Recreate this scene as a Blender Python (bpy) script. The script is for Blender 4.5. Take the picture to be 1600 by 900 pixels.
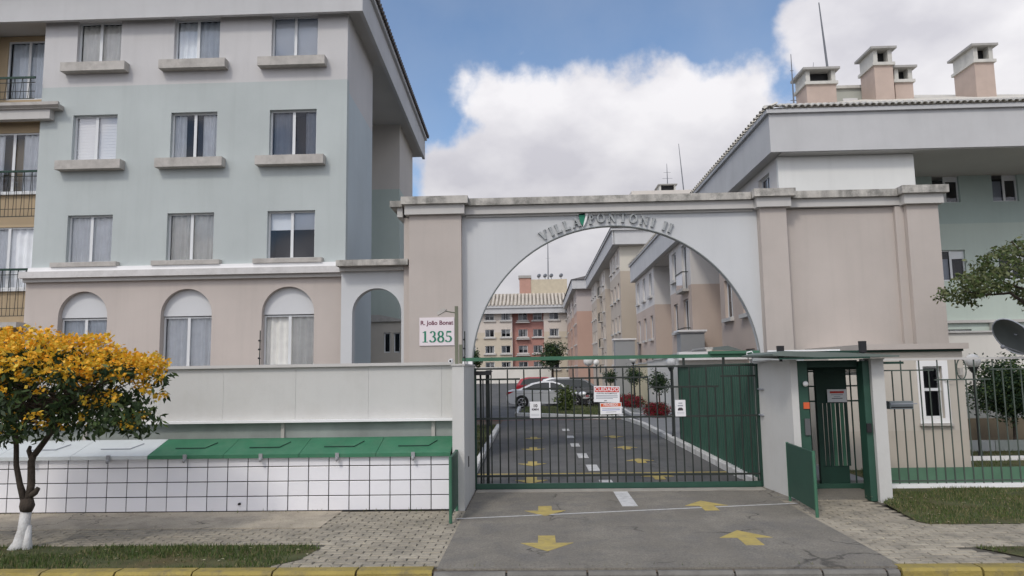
import bpy, bmesh, math, random
from mathutils import Vector, Matrix, noise
from mathutils.geometry import tessellate_polygon
random.seed(7)
R = math.radians
for o in list(bpy.data.objects): bpy.data.objects.remove(o)
S = bpy.context.scene
COL = S.collection

# ------------------------------------------------------------------ camera
cam_d = bpy.data.cameras.new('camera'); cam = bpy.data.objects.new('camera', cam_d); COL.objects.link(cam)
S.camera = cam
CAMH = 2.3
cam_d.sensor_width = 36.0; cam_d.lens = 36.0 * 1130 / 1600; cam_d.clip_start = .1; cam_d.clip_end = 3000
cam.matrix_world = (Matrix.Translation((0, 0, CAMH)) @ Matrix.Rotation(0.033483, 4, 'Z')
                    @ Matrix.Rotation(math.pi/2 + 0.112432, 4, 'X') @ Matrix.Rotation(-0.015, 4, 'Z'))
S.render.resolution_x, S.render.resolution_y = 1024, 576
S.view_settings.view_transform = 'Standard'; S.view_settings.look = 'None'
S.view_settings.exposure = 0.41; S.view_settings.gamma = 1.0
S.render.engine = 'CYCLES'

# ------------------------------------------------------------------ world: sky with broken cumulus
SUN_DIR = Vector((-0.42, -0.88, 1.0)).normalized()       # towards the sun
SUN_STRENGTH, SUN_ANGLE, SKY_STRENGTH = 0.95, R(9), 0.10
world = bpy.data.worlds.new('World'); S.world = world; world.use_nodes = True
def cam_dir(x, y):
    return (cam.matrix_world.to_3x3() @ Vector(((x-800)/1130, (450-y)/1130, -1))).normalized()
def build_world():
    nt = world.node_tree; N = nt.nodes; L = nt.links; N.clear()
    out = N.new('ShaderNodeOutputWorld'); bg = N.new('ShaderNodeBackground'); bg.inputs['Strength'].default_value = SKY_STRENGTH
    L.new(bg.outputs[0], out.inputs[0])
    sky = N.new('ShaderNodeTexSky'); sky.sky_type = 'NISHITA'; sky.sun_disc = False
    sky.sun_elevation = math.asin(SUN_DIR.z); sky.sun_rotation = math.atan2(SUN_DIR.x, SUN_DIR.y)
    sky.air_density = 1.0; sky.dust_density = 1.0; sky.ozone_density = 1.5; sky.altitude = 900
    tc = N.new('ShaderNodeTexCoord')
    def math_(op, a, b=None, c=None, clamp=False):
        m = N.new('ShaderNodeMath'); m.operation = op; m.use_clamp = clamp
        for i, v in enumerate((a, b, c)):
            if v is None: continue
            if isinstance(v, (int, float)): m.inputs[i].default_value = v
            else: L.new(v, m.inputs[i])
        return m.outputs[0]
    d = tc.outputs['Generated']
    # domain warp gives the billowing outline
    wn = N.new('ShaderNodeTexNoise'); wn.inputs['Scale'].default_value = 9; wn.inputs['Detail'].default_value = 8; wn.inputs['Roughness'].default_value = .55
    L.new(d, wn.inputs['Vector'])
    n2 = N.new('ShaderNodeTexNoise'); n2.inputs['Scale'].default_value = 2.6; n2.inputs['Detail'].default_value = 6; n2.inputs['Roughness'].default_value = .55
    L.new(d, n2.inputs['Vector'])
    blobs = [(775,165,75),(830,175,85),(905,195,105),(985,190,95),(1060,180,95),(1135,180,95),(1190,225,90),(700,262,75),(770,260,110),
             (880,290,160),(1010,290,170),(1120,290,130),(1290,45,60),(1243,85,22),(1252,28,34),(955,118,16),(1020,110,14),(1350,70,110),(1460,60,170),(1590,60,190),(1400,150,130),(1520,190,150),(1250,250,80),
             (700,330,60),(1700,150,250)]
    cur = None
    for (x, y, r) in blobs:
        c = cam_dir(x, y)
        dist = N.new('ShaderNodeVectorMath'); dist.operation = 'DISTANCE'
        L.new(d, dist.inputs[0]); dist.inputs[1].default_value = c
        v = math_('DIVIDE', math_('SUBTRACT', r/1130, dist.outputs['Value']), .085)
        cur = v if cur is None else math_('SMOOTH_MAX', cur, v, .15)
    sep = N.new('ShaderNodeSeparateXYZ'); L.new(d, sep.inputs[0])
    low = math_('MULTIPLY', math_('SUBTRACT', 0.245, sep.outputs[2]), 6.0)          # overcast near the horizon
    cur = math_('SMOOTH_MAX', cur, low, .1)
    # elsewhere in the sky the same broken cloud carries on
    away = math_('MULTIPLY', math_('SUBTRACT', 0.25, sep.outputs[1]), 4.0, clamp=True)
    other = math_('MULTIPLY', math_('SUBTRACT', n2.outputs[0], .44), 6.0)
    other = math_('SUBTRACT', math_('MULTIPLY', math_('ADD', other, 1.0), away), 1.0)
    cur = math_('SMOOTH_MAX', cur, other, .1)
    f = math_('ADD', cur, math_('MULTIPLY', math_('SUBTRACT', wn.outputs[0], .5), 1.9))
    mask = N.new('ShaderNodeMapRange'); mask.interpolation_type = 'SMOOTHSTEP'
    mask.inputs['From Min'].default_value = .0; mask.inputs['From Max'].default_value = .36
    L.new(f, mask.inputs['Value'])
    # inner shading of the clouds
    n3 = N.new('ShaderNodeTexNoise'); n3.inputs['Scale'].default_value = 6.5; n3.inputs['Detail'].default_value = 5; n3.inputs['Roughness'].default_value = .5
    mp = N.new('ShaderNodeMapping'); mp.inputs['Location'].default_value = (3.3, 1.1, 5.2); mp.inputs['Scale'].default_value = (1, 1, 1.6)
    L.new(d, mp.inputs['Vector']); L.new(mp.outputs[0], n3.inputs['Vector'])
    cr = N.new('ShaderNodeValToRGB'); L.new(n3.outputs[0], cr.inputs[0])
    e = cr.color_ramp.elements; e[0].position = .33; e[0].color = (4.6, 4.55, 4.95, 1); e[1].position = .62; e[1].color = (6.5, 6.4, 6.6, 1)
    hf = N.new('ShaderNodeMapRange'); L.new(sep.outputs[2], hf.inputs['Value'])
    hf.inputs['From Min'].default_value = .12; hf.inputs['From Max'].default_value = .36; hf.inputs['To Min'].default_value = .84; hf.inputs['To Max'].default_value = 1.08
    sc = N.new('ShaderNodeVectorMath'); sc.operation = 'SCALE'; L.new(cr.outputs[0], sc.inputs[0]); L.new(hf.outputs[0], sc.inputs['Scale'])
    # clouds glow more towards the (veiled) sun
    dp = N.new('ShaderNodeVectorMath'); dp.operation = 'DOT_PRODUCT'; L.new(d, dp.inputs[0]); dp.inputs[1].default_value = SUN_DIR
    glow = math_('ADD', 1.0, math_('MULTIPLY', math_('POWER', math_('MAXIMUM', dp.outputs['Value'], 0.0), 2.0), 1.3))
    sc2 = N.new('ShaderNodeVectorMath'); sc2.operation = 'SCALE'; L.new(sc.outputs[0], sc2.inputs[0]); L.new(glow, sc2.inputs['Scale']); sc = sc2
    # blue: photographic sky colour of that day over the Nishita gradient, with a thin veil
    tint = N.new('ShaderNodeMix'); tint.data_type = 'RGBA'; tint.blend_type = 'MULTIPLY'; tint.inputs[0].default_value = 1
    L.new(sky.outputs[0], tint.inputs[6]); tint.inputs[7].default_value = (1.0, 1.12, 1.18, 1)
    veil = N.new('ShaderNodeMix'); veil.data_type = 'RGBA'; veil.inputs[7].default_value = (4.6, 4.8, 5.3, 1)
    L.new(tint.outputs[2], veil.inputs[6])
    vn = N.new('ShaderNodeMapRange'); vn.inputs['From Min'].default_value = .4; vn.inputs['From Max'].default_value = .8; vn.inputs['To Min'].default_value = .05; vn.inputs['To Max'].default_value = .35
    L.new(n2.outputs[0], vn.inputs['Value']); L.new(vn.outputs[0], veil.inputs[0])
    mix = N.new('ShaderNodeMix'); mix.data_type = 'RGBA'
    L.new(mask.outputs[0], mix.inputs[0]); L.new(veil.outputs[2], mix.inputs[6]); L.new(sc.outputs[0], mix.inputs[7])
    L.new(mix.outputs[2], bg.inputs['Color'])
build_world()
sun_d = bpy.data.lights.new('sun', 'SUN'); sun = bpy.data.objects.new('sun', sun_d); COL.objects.link(sun)
sun_d.energy = SUN_STRENGTH; sun_d.angle = SUN_ANGLE; sun_d.color = (1, .93, .83)
sun.rotation_euler = SUN_DIR.to_track_quat('Z', 'Y').to_euler()

# ------------------------------------------------------------------ materials
MATS = {}
def M(name, col, rough=.85, var=.10, scale=1.2, bump=0.0, bscale=60, metallic=0, streak=0, spec=.3, rnd=0.0,
      split=None, dirt=None, sscale=5, crack=0, speck=0, worn=None):
    """col: base colour. split: [(z, colour)...] other colour above z. dirt: (colour, amount, noise scale)."""
    if name in MATS: return MATS[name]
    m = bpy.data.materials.new(name); m.use_nodes = True; nt = m.node_tree; N = nt.nodes; L = nt.links
    b = N['Principled BSDF']; b.inputs['Roughness'].default_value = rough; b.inputs['Metallic'].default_value = metallic
    b.inputs['Specular IOR Level'].default_value = spec
    geo = N.new('ShaderNodeNewGeometry'); pos = geo.outputs['Position']
    def mixn(fac, a, b_, blend='MIX'):
        x = N.new('ShaderNodeMix'); x.data_type = 'RGBA'; x.blend_type = blend
        for i, v in ((0, fac), (6, a), (7, b_)):
            if hasattr(v, 'default_value') or hasattr(v, 'is_linked'): L.new(v, x.inputs[i])
            elif isinstance(v, (int, float)): x.inputs[i].default_value = v
            else: x.inputs[i].default_value = (*v[:3], 1)
        return x.outputs[2]
    cur = None
    rgb = N.new('ShaderNodeRGB'); rgb.outputs[0].default_value = (*col, 1); cur = rgb.outputs[0]
    if split:
        sep = N.new('ShaderNodeSeparateXYZ'); L.new(pos, sep.inputs[0])
        for z, c in split:
            g = N.new('ShaderNodeMath'); g.operation = 'GREATER_THAN'; L.new(sep.outputs[2], g.inputs[0]); g.inputs[1].default_value = z
            cur = mixn(g.outputs[0], cur, c)
    n = N.new('ShaderNodeTexNoise'); n.inputs['Scale'].default_value = scale; n.inputs['Detail'].default_value = 6; n.inputs['Roughness'].default_value = .6
    L.new(pos, n.inputs['Vector'])
    mr = N.new('ShaderNodeMapRange'); mr.inputs['From Min'].default_value = .3; mr.inputs['From Max'].default_value = .7
    mr.inputs['To Min'].default_value = 1 - var; mr.inputs['To Max'].default_value = 1 + var*.6
    L.new(n.outputs[0], mr.inputs['Value'])
    hs = N.new('ShaderNodeHueSaturation'); L.new(cur, hs.inputs['Color']); L.new(mr.outputs[0], hs.inputs['Value']); cur = hs.outputs[0]
    if rnd:
        oi = N.new('ShaderNodeObjectInfo'); mr2 = N.new('ShaderNodeMapRange'); L.new(oi.outputs['Random'], mr2.inputs['Value'])
        mr2.inputs['To Min'].default_value = 1-rnd; mr2.inputs['To Max'].default_value = 1+rnd
        h2 = N.new('ShaderNodeHueSaturation'); L.new(cur, h2.inputs['Color']); L.new(mr2.outputs[0], h2.inputs['Value']); cur = h2.outputs[0]
    if streak:
        mp = N.new('ShaderNodeMapping'); mp.inputs['Scale'].default_value = (sscale, sscale, .35); L.new(pos, mp.inputs['Vector'])
        sn = N.new('ShaderNodeTexNoise'); sn.inputs['Scale'].default_value = 1; sn.inputs['Detail'].default_value = 5; L.new(mp.outputs[0], sn.inputs['Vector'])
        r_ = N.new('ShaderNodeMapRange'); r_.inputs['From Min'].default_value = .5; r_.inputs['From Max'].default_value = .75; r_.inputs['To Max'].default_value = streak*.45
        L.new(sn.outputs[0], r_.inputs['Value']); cur = mixn(r_.outputs[0], cur, (.12, .12, .11))
    if dirt:
        dn = N.new('ShaderNodeTexNoise'); dn.inputs['Scale'].default_value = dirt[2]; dn.inputs['Detail'].default_value = 8; dn.inputs['Roughness'].default_value = .7
        L.new(pos, dn.inputs['Vector'])
        r_ = N.new('ShaderNodeMapRange'); r_.inputs['From Min'].default_value = .46; r_.inputs['From Max'].default_value = .68; r_.inputs['To Max'].default_value = dirt[1]
        L.new(dn.outputs[0], r_.inputs['Value']); cur = mixn(r_.outputs[0], cur, dirt[0])
    if crack:
        wn_ = N.new('ShaderNodeTexNoise'); wn_.inputs['Scale'].default_value = 2.2; wn_.inputs['Detail'].default_value = 6; L.new(pos, wn_.inputs['Vector'])
        ad = N.new('ShaderNodeVectorMath'); ad.operation = 'MULTIPLY_ADD'; L.new(wn_.outputs['Color'], ad.inputs[0]); ad.inputs[1].default_value = (.9, .9, 0); L.new(pos, ad.inputs[2])
        vo = N.new('ShaderNodeTexVoronoi'); vo.feature = 'DISTANCE_TO_EDGE'; vo.inputs['Scale'].default_value = crack; L.new(ad.outputs[0], vo.inputs['Vector'])
        mk = N.new('ShaderNodeMapRange'); mk.inputs['From Min'].default_value = .004; mk.inputs['From Max'].default_value = .018; mk.inputs['To Min'].default_value = .75; mk.inputs['To Max'].default_value = 0; L.new(vo.outputs['Distance'], mk.inputs['Value'])
        pn = N.new('ShaderNodeTexNoise'); pn.inputs['Scale'].default_value = .8; L.new(pos, pn.inputs['Vector'])
        pr = N.new('ShaderNodeMapRange'); pr.inputs['From Min'].default_value = .48; pr.inputs['From Max'].default_value = .6; L.new(pn.outputs[0], pr.inputs['Value'])
        mu = N.new('ShaderNodeMath'); mu.operation = 'MULTIPLY'; L.new(mk.outputs[0], mu.inputs[0]); L.new(pr.outputs[0], mu.inputs[1])
        cur = mixn(mu.outputs[0], cur, (.04, .038, .035))
    if speck:
        sp = N.new('ShaderNodeTexNoise'); sp.inputs['Scale'].default_value = 38; sp.inputs['Detail'].default_value = 3; sp.inputs['Roughness'].default_value = .8; L.new(pos, sp.inputs['Vector'])
        sr_ = N.new('ShaderNodeMapRange'); sr_.inputs['From Min'].default_value = .3; sr_.inputs['From Max'].default_value = .7; sr_.inputs['To Min'].default_value = 1-speck; sr_.inputs['To Max'].default_value = 1+speck
        L.new(sp.outputs[0], sr_.inputs['Value']); h3 = N.new('ShaderNodeHueSaturation'); L.new(cur, h3.inputs['Color']); L.new(sr_.outputs[0], h3.inputs['Value']); cur = h3.outputs[0]
    if worn:     # long wheel-worn bands along the drive
        mp2 = N.new('ShaderNodeMapping'); mp2.inputs['Scale'].default_value = (1.5, .12, 1); L.new(pos, mp2.inputs['Vector'])
        w2_ = N.new('ShaderNodeTexNoise'); w2_.inputs['Scale'].default_value = 1; w2_.inputs['Detail'].default_value = 4; L.new(mp2.outputs[0], w2_.inputs['Vector'])
        wr = N.new('ShaderNodeMapRange'); wr.inputs['From Min'].default_value = .42; wr.inputs['From Max'].default_value = .68; wr.inputs['To Max'].default_value = .55; L.new(w2_.outputs[0], wr.inputs['Value'])
        cur = mixn(wr.outputs[0], cur, worn)
    L.new(cur, b.inputs['Base Color'])
    if bump:
        bn = N.new('ShaderNodeTexNoise'); bn.inputs['Scale'].default_value = bscale; bn.inputs['Detail'].default_value = 4; L.new(pos, bn.inputs['Vector'])
        bp = N.new('ShaderNodeBump'); bp.inputs['Strength'].default_value = bump; bp.inputs['Distance'].default_value = .02
        L.new(bn.outputs[0], bp.inputs['Height']); L.new(bp.outputs[0], b.inputs['Normal'])
    MATS[name] = m; return m
def glass_mat(name, tint=(.03,.04,.05), refl=1.0, trans=.94):
    m = bpy.data.materials.new(name); m.use_nodes = True; nt = m.node_tree; N = nt.nodes; L = nt.links
    N.remove(N['Principled BSDF']); out = N['Material Output']
    tr = N.new('ShaderNodeBsdfTransparent'); tr.inputs[0].default_value = (trans, trans*1.02, trans*1.04, 1)
    gl = N.new('ShaderNodeBsdfGlossy'); gl.inputs['Roughness'].default_value = .03; gl.inputs[0].default_value = (.9, .93, 1, 1)
    fr = N.new('ShaderNodeFresnel'); fr.inputs[0].default_value = 1.5
    mx = N.new('ShaderNodeMixShader'); L.new(fr.outputs[0], mx.inputs[0]); L.new(tr.outputs[0], mx.inputs[1]); L.new(gl.outputs[0], mx.inputs[2])
    L.new(mx.outputs[0], out.inputs[0]); MATS[name] = m; return m
def leaf_mat(name, col, var=.35, rough=.55, trans=.25):
    m = bpy.data.materials.new(name); m.use_nodes = True; nt = m.node_tree; N = nt.nodes; L = nt.links
    b = N['Principled BSDF']; b.inputs['Roughness'].default_value = rough; b.inputs['Specular IOR Level'].default_value = .3
    geo = N.new('ShaderNodeNewGeometry'); r_ = N.new('ShaderNodeMapRange'); L.new(geo.outputs['Random Per Island'], r_.inputs['Value'])
    r_.inputs['To Min'].default_value = 1-var; r_.inputs['To Max'].default_value = 1+var
    h = N.new('ShaderNodeHueSaturation'); h.inputs['Color'].default_value = (*col, 1); L.new(r_.outputs[0], h.inputs['Value'])
    r2 = N.new('ShaderNodeMapRange'); L.new(geo.outputs['Random Per Island'], r2.inputs['Value']); r2.inputs['To Min'].default_value = .515; r2.inputs['To Max'].default_value = .485
    L.new(r2.outputs[0], h.inputs['Hue'])
    L.new(h.outputs[0], b.inputs['Base Color'])
    t = N.new('ShaderNodeBsdfTranslucent'); L.new(h.outputs[0], t.inputs[0])
    mx = N.new('ShaderNodeMixShader'); mx.inputs[0].default_value = trans
    L.new(b.outputs[0], mx.inputs[1]); L.new(t.outputs[0], mx.inputs[2]); L.new(mx.outputs[0], N['Material Output'].inputs[0])
    MATS[name] = m; return m

BEIGE = (.50, .455, .42); SAGE = (.42, .475, .47); PINKISH = (.50, .44, .405); WHITISH = (.62, .62, .60)
m_L1 = M('paint_left_building', (.45, .492, .487), var=.08, scale=.45, bump=.12, bscale=35, streak=.14, split=[(10.62, (.545, .54, .54))])
m_L1low = M('paint_left_ground_floor', (.505, .455, .42), var=.07, scale=.5, bump=.12, bscale=35, streak=.14)
m_L1side = M('paint_left_side', (.50, .56, .58), var=.07, scale=.4, bump=.1, bscale=35, streak=.10, split=[(10.3, (.56, .55, .54))])
m_L1back = M('paint_left_rear_bay', (.44, .50, .46), var=.07, scale=.4, split=[(9.85, (.54, .51, .47))], streak=.1)
m_sofw = M('paint_soffit', (.50, .49, .47), var=.06, scale=.6)
m_fascia = M('paint_fascia', (.525, .53, .535), var=.07, scale=.8, streak=.14, sscale=3)
m_trim = M('paint_trim_white', (.60, .59, .58), var=.07, scale=1.2, streak=.12, dirt=((.28, .27, .25), .35, 2.2))
m_sill = M('concrete_sill', (.47, .45, .42), var=.14, scale=2.5, bump=.2, bscale=50, streak=.25, dirt=((.22, .21, .19), .4, 4))
m_cop = M('weathered_coping', (.50, .48, .44), var=.2, scale=2.5, bump=.35, bscale=40, streak=1.7, sscale=4, dirt=((.12, .12, .11), .8, 2.6))
m_corn = M('paint_cornice', (.52, .51, .49), var=.06, scale=1.1, streak=.16)
m_arch = M('paint_arch_white', (.555, .57, .58), var=.05, scale=.5, bump=.1, bscale=35, streak=.08)
m_pil = M('paint_pilaster', (.475, .43, .395), var=.07, scale=.6, bump=.12, bscale=35, streak=.13)
m_letter = M('letter_metal', (.36, .38, .385), rough=.5, var=.15, scale=6)
m_white = M('white_render', (.56, .56, .54), var=.07, scale=.7, bump=.12, bscale=30, streak=.13, dirt=((.38, .37, .34), .3, 1.4))
m_ledge = M('white_ledge', (.80, .80, .80), var=.06, scale=1.5)
m_niche = M('niche_grey_green', (.30, .33, .31), var=.2, scale=1.5, streak=.2)
m_tile = M('glazed_tile', (.80, .80, .83), rough=.25, var=.03, scale=1, spec=.5, rnd=.035)
m_grout = M('dark_grout', (.035, .035, .038), rough=.95)
m_lidw = M('lid_pale', (.58, .62, .63), rough=.5, var=.06, scale=1.5, dirt=((.35, .36, .35), .3, 3))
m_lidg = M('lid_green', (.045, .17, .095), rough=.5, var=.14, scale=2.5, dirt=((.12, .22, .15), .3, 4))
m_green = M('green_painted_metal', (.026, .078, .054), rough=.5, var=.15, scale=2.5, spec=.4)
m_greenD = M('dark_green_metal', (.014, .045, .032), rough=.5, var=.15, scale=3)
m_greenL = M('faded_green_metal', (.055, .155, .095), rough=.6, var=.18, scale=2)
m_bar = M('gate_bar_metal', (.028, .034, .03), rough=.55, var=.2, scale=4)
m_fbar = M('fence_bar_metal', (.075, .095, .08), rough=.55, var=.2, scale=4)
m_dark = M('black_plastic', (.02, .02, .022), rough=.5)
m_alu = M('window_aluminium_white', (.66, .68, .69), rough=.45, var=.04)
m_shut = M('roller_blind', (.66, .645, .63), rough=.7, var=.04)
m_blind = M('white_blind', (.68, .70, .72), rough=.7, var=.03)
m_curt = M('curtain_cloth', (.84, .84, .83), rough=.9, var=.10, scale=3)
m_curtD = M('curtain_cloth_dark', (.30, .32, .36), rough=.9, var=.1, scale=3)
CURT = [m_curt, M('curtain_cream', (.82, .79, .72), rough=.9, var=.1, scale=3), M('curtain_greyish', (.66, .69, .71), rough=.9, var=.12, scale=3)]
m_room = M('dark_room', (.05, .05, .055), rough=.9)
m_ochre = M('paint_ochre', (.46, .36, .235), var=.08, scale=.8, streak=.1)
m_tileroof = M('roof_tile_pale', (.64, .61, .54), var=.25, scale=3, bump=.3, dirt=((.22, .20, .18), .4, 3), rnd=.12)
m_tiledark = M('roof_tile_dark', (.10, .09, .085), var=.3, scale=3, rnd=.2)
m_chim = M('chimney_terracotta_render', (.48, .385, .33), var=.1, scale=1.5, streak=.15)
m_chimcap = M('chimney_cap', (.40, .39, .37), var=.2, scale=3, streak=.4, dirt=((.14, .14, .13), .5, 3))
m_chimhead = M('chimney_head', (.55, .54, .50), var=.12, scale=3, streak=.3)
m_R1 = M('paint_right_building', (.50, .415, .36), var=.07, scale=.4, streak=.1, split=[(6.55, (.62, .60, .58))])
m_R1w = M('paint_right_front', (.72, .73, .71), var=.05, scale=.5, streak=.1)
m_R1g = M('paint_right_green_shaded_top', (.50, .575, .52), var=.07, scale=.5, streak=.1, split=[(7.35, (.42, .51, .48))])  # darker tone above the split paints in the shade under the soffit
m_B3 = M('paint_second_building', (.50, .44, .375), var=.07, scale=.3, streak=.1, split=[(10.6, (.64, .60, .55))])
m_B4 = M('paint_third_building', (.46, .325, .27), var=.08, scale=.3, streak=.1, split=[(10.2, (.50, .45, .42))])
m_C = M('paint_end_cream', (.54, .48, .385), var=.07, scale=.2, streak=.08, split=[(9.2, (.60, .545, .49))])
m_Cred = M('paint_end_red', (.42, .22, .185), var=.08, scale=.2, streak=.08, split=[(9.2, (.37, .19, .165))])
m_Cred2 = M('paint_end_salmon', (.52, .26, .20), var=.08, scale=.2)
m_asph = M('asphalt_drive', (.12, .122, .12), rough=.95, var=.22, scale=.9, bump=.5, bscale=120, dirt=((.075, .075, .078), .5, 1.1), crack=.5, speck=.22, worn=(.15, .14, .13))
m_apron = M('apron_concrete', (.22, .203, .17), rough=.95, var=.2, scale=1.1, bump=.5, bscale=90, dirt=((.125, .122, .12), .6, 1.7), crack=.55, speck=.30, worn=(.17, .155, .13))
m_street = M('asphalt_street', (.06, .06, .062), rough=.95, var=.2, scale=1, bump=.5, bscale=120)
m_soil = M('soil', (.16, .12, .085), rough=1, var=.3, scale=3, bump=.5, bscale=30)
m_walk = M('sidewalk_bed', (.11, .10, .08), rough=.95, var=.2, scale=1.5, bump=.4, bscale=60, dirt=((.10, .095, .085), .5, 2))
m_smooth = M('sidewalk_worn_concrete', (.41, .36, .28), rough=.95, var=.16, scale=1.2, bump=.3, bscale=60, dirt=((.17, .155, .13), .55, 2.2), crack=1.1, speck=.2)
m_paver = M('paver_concrete', (.345, .31, .245), rough=.95, var=.18, scale=1.3, bump=.4, bscale=70, rnd=.10, dirt=((.12, .115, .10), .6, 2.5))
m_kerbY = M('kerb_yellow_paint', (.33, .26, .075), rough=.85, var=.25, scale=3, bump=.5, bscale=40, rnd=.06, dirt=((.13, .11, .07), .75, 6))
m_kerbG = M('kerb_grey', (.185, .178, .16), rough=.9, var=.2, scale=3, bump=.4, bscale=40, rnd=.1, dirt=((.12, .11, .1), .6, 4))
m_kerbW = M('kerb_white_paint', (.62, .62, .60), rough=.8, var=.12, scale=3, bump=.3, bscale=40, rnd=.04, dirt=((.24, .23, .21), .5, 4))
m_yel = M('road_paint_yellow', (.44, .345, .11), rough=.8, var=.15, scale=5, dirt=((.22, .19, .13), .55, 7))
m_wht = M('road_paint_white', (.56, .56, .55), rough=.8, var=.12, scale=5, dirt=((.22, .22, .22), .6, 9))
m_red = M('red_line_paint', (.30, .10, .06), rough=.8, var=.2, scale=5)
m_grassbase = M('lawn_soil', (.075, .085, .035), rough=1, var=.4, scale=2.5, bump=.6, bscale=40, dirt=((.14, .09, .045), .55, .9))
m_signw = M('sign_white', (.74, .74, .75), rough=.5, var=.03)
m_signpink = M('sign_offwhite_pink', (.74, .68, .70), rough=.5, var=.03)
m_signred = M('sign_red', (.55, .045, .03), rough=.5, var=.03)
m_signorange = M('sign_orange_red', (.62, .12, .045), rough=.5, var=.03)
m_ink = M('print_dark', (.05, .04, .05), rough=.6)
m_inkg = M('print_grey', (.30, .32, .36), rough=.6)
m_inkmar = M('print_maroon', (.16, .05, .08), rough=.6)
m_inkgr = M('print_green', (.02, .20, .12), rough=.6)
m_bark = M('bark', (.075, .06, .048), rough=.95, var=.35, scale=9, bump=.8, bscale=40)
m_lime = M('limewash', (.66, .66, .65), rough=.9, var=.12, scale=9, bump=.6, bscale=40, dirt=((.25, .2, .16), .4, 8))
m_globe = M('lamp_globe', (.75, .75, .73), rough=.3)
m_pole = M('lamp_pole', (.035, .04, .04), rough=.5)
m_olive = M('olive_post', (.17, .18, .13), rough=.6)
m_silver = M('car_silver', (.62, .63, .64), rough=.3, metallic=.35, var=.02, spec=.6)
m_carwhite = M('car_white', (.72, .74, .76), rough=.3, metallic=.2, var=.02, spec=.6)
m_carred = M('car_red', (.30, .02, .035), rough=.3, metallic=.2, var=.02, spec=.6)
m_cargrey = M('car_dark_grey', (.14, .145, .15), rough=.3, metallic=.4, var=.02, spec=.6)
m_tyre = M('tyre_rubber', (.02, .02, .02), rough=.9)
m_rim = M('wheel_rim', (.35, .35, .36), rough=.35, metallic=.7)
m_tail = M('tail_light', (.35, .01, .02), rough=.2, spec=.6)
m_head = M('head_light', (.7, .72, .74), rough=.1, spec=.6)
m_carglass = M('car_window', (.02, .027, .03), rough=.12, var=.02, spec=.35)
m_can = M('canopy_sheet', (.14, .17, .155), rough=.6, var=.1, scale=2)
m_guard = M('guardhouse_render', (.50, .455, .39), var=.07, scale=.8, bump=.15, bscale=35, streak=.1, split=[(0.9, (.53, .49, .43))])
m_gwall = M('garden_wall_paint', (.70, .68, .63), var=.06, scale=.5, streak=.1)
m_gwallg = M('garden_wall_grey', (.34, .36, .36), var=.08, scale=.7, streak=.1)
m_brownbase = M('wall_brown_base', (.19, .16, .115), var=.15, scale=1.2)
m_cream = M('garden_wall_cream', (.62, .55, .38), var=.08, scale=.6)
m_boxg = M('grey_box_render', (.30, .31, .32), var=.05, scale=.8)
m_dish = M('dish_dark', (.075, .085, .085), rough=.45, var=.15, scale=4, spec=.5)
m_mast = M('antenna_metal', (.16, .17, .19), rough=.5)
m_glass = glass_mat('window_glass')
m_glassS = glass_mat('window_glass_far', trans=.5)
m_fan = M('lunette_panel', (.60, .615, .63), var=.04, scale=.8)
l_green = leaf_mat('leaf_dark_green', (.035, .062, .022))
l_green2 = leaf_mat('leaf_mid_green', (.075, .115, .035))
l_gold = leaf_mat('flower_gold', (.80, .45, .03), var=.25, trans=.35)
l_gold2 = leaf_mat('flower_yellow', (.86, .60, .08), var=.2, trans=.35)
l_olive = leaf_mat('leaf_olive', (.13, .15, .065), var=.4)
l_cone = leaf_mat('leaf_topiary', (.035, .07, .035), var=.4)
l_redf = leaf_mat('flower_red', (.24, .012, .025), var=.3)
l_grass = leaf_mat('grass_blade', (.075, .115, .03), var=.4)
l_grassd = leaf_mat('grass_blade_dry', (.21, .19, .09), var=.3)

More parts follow.
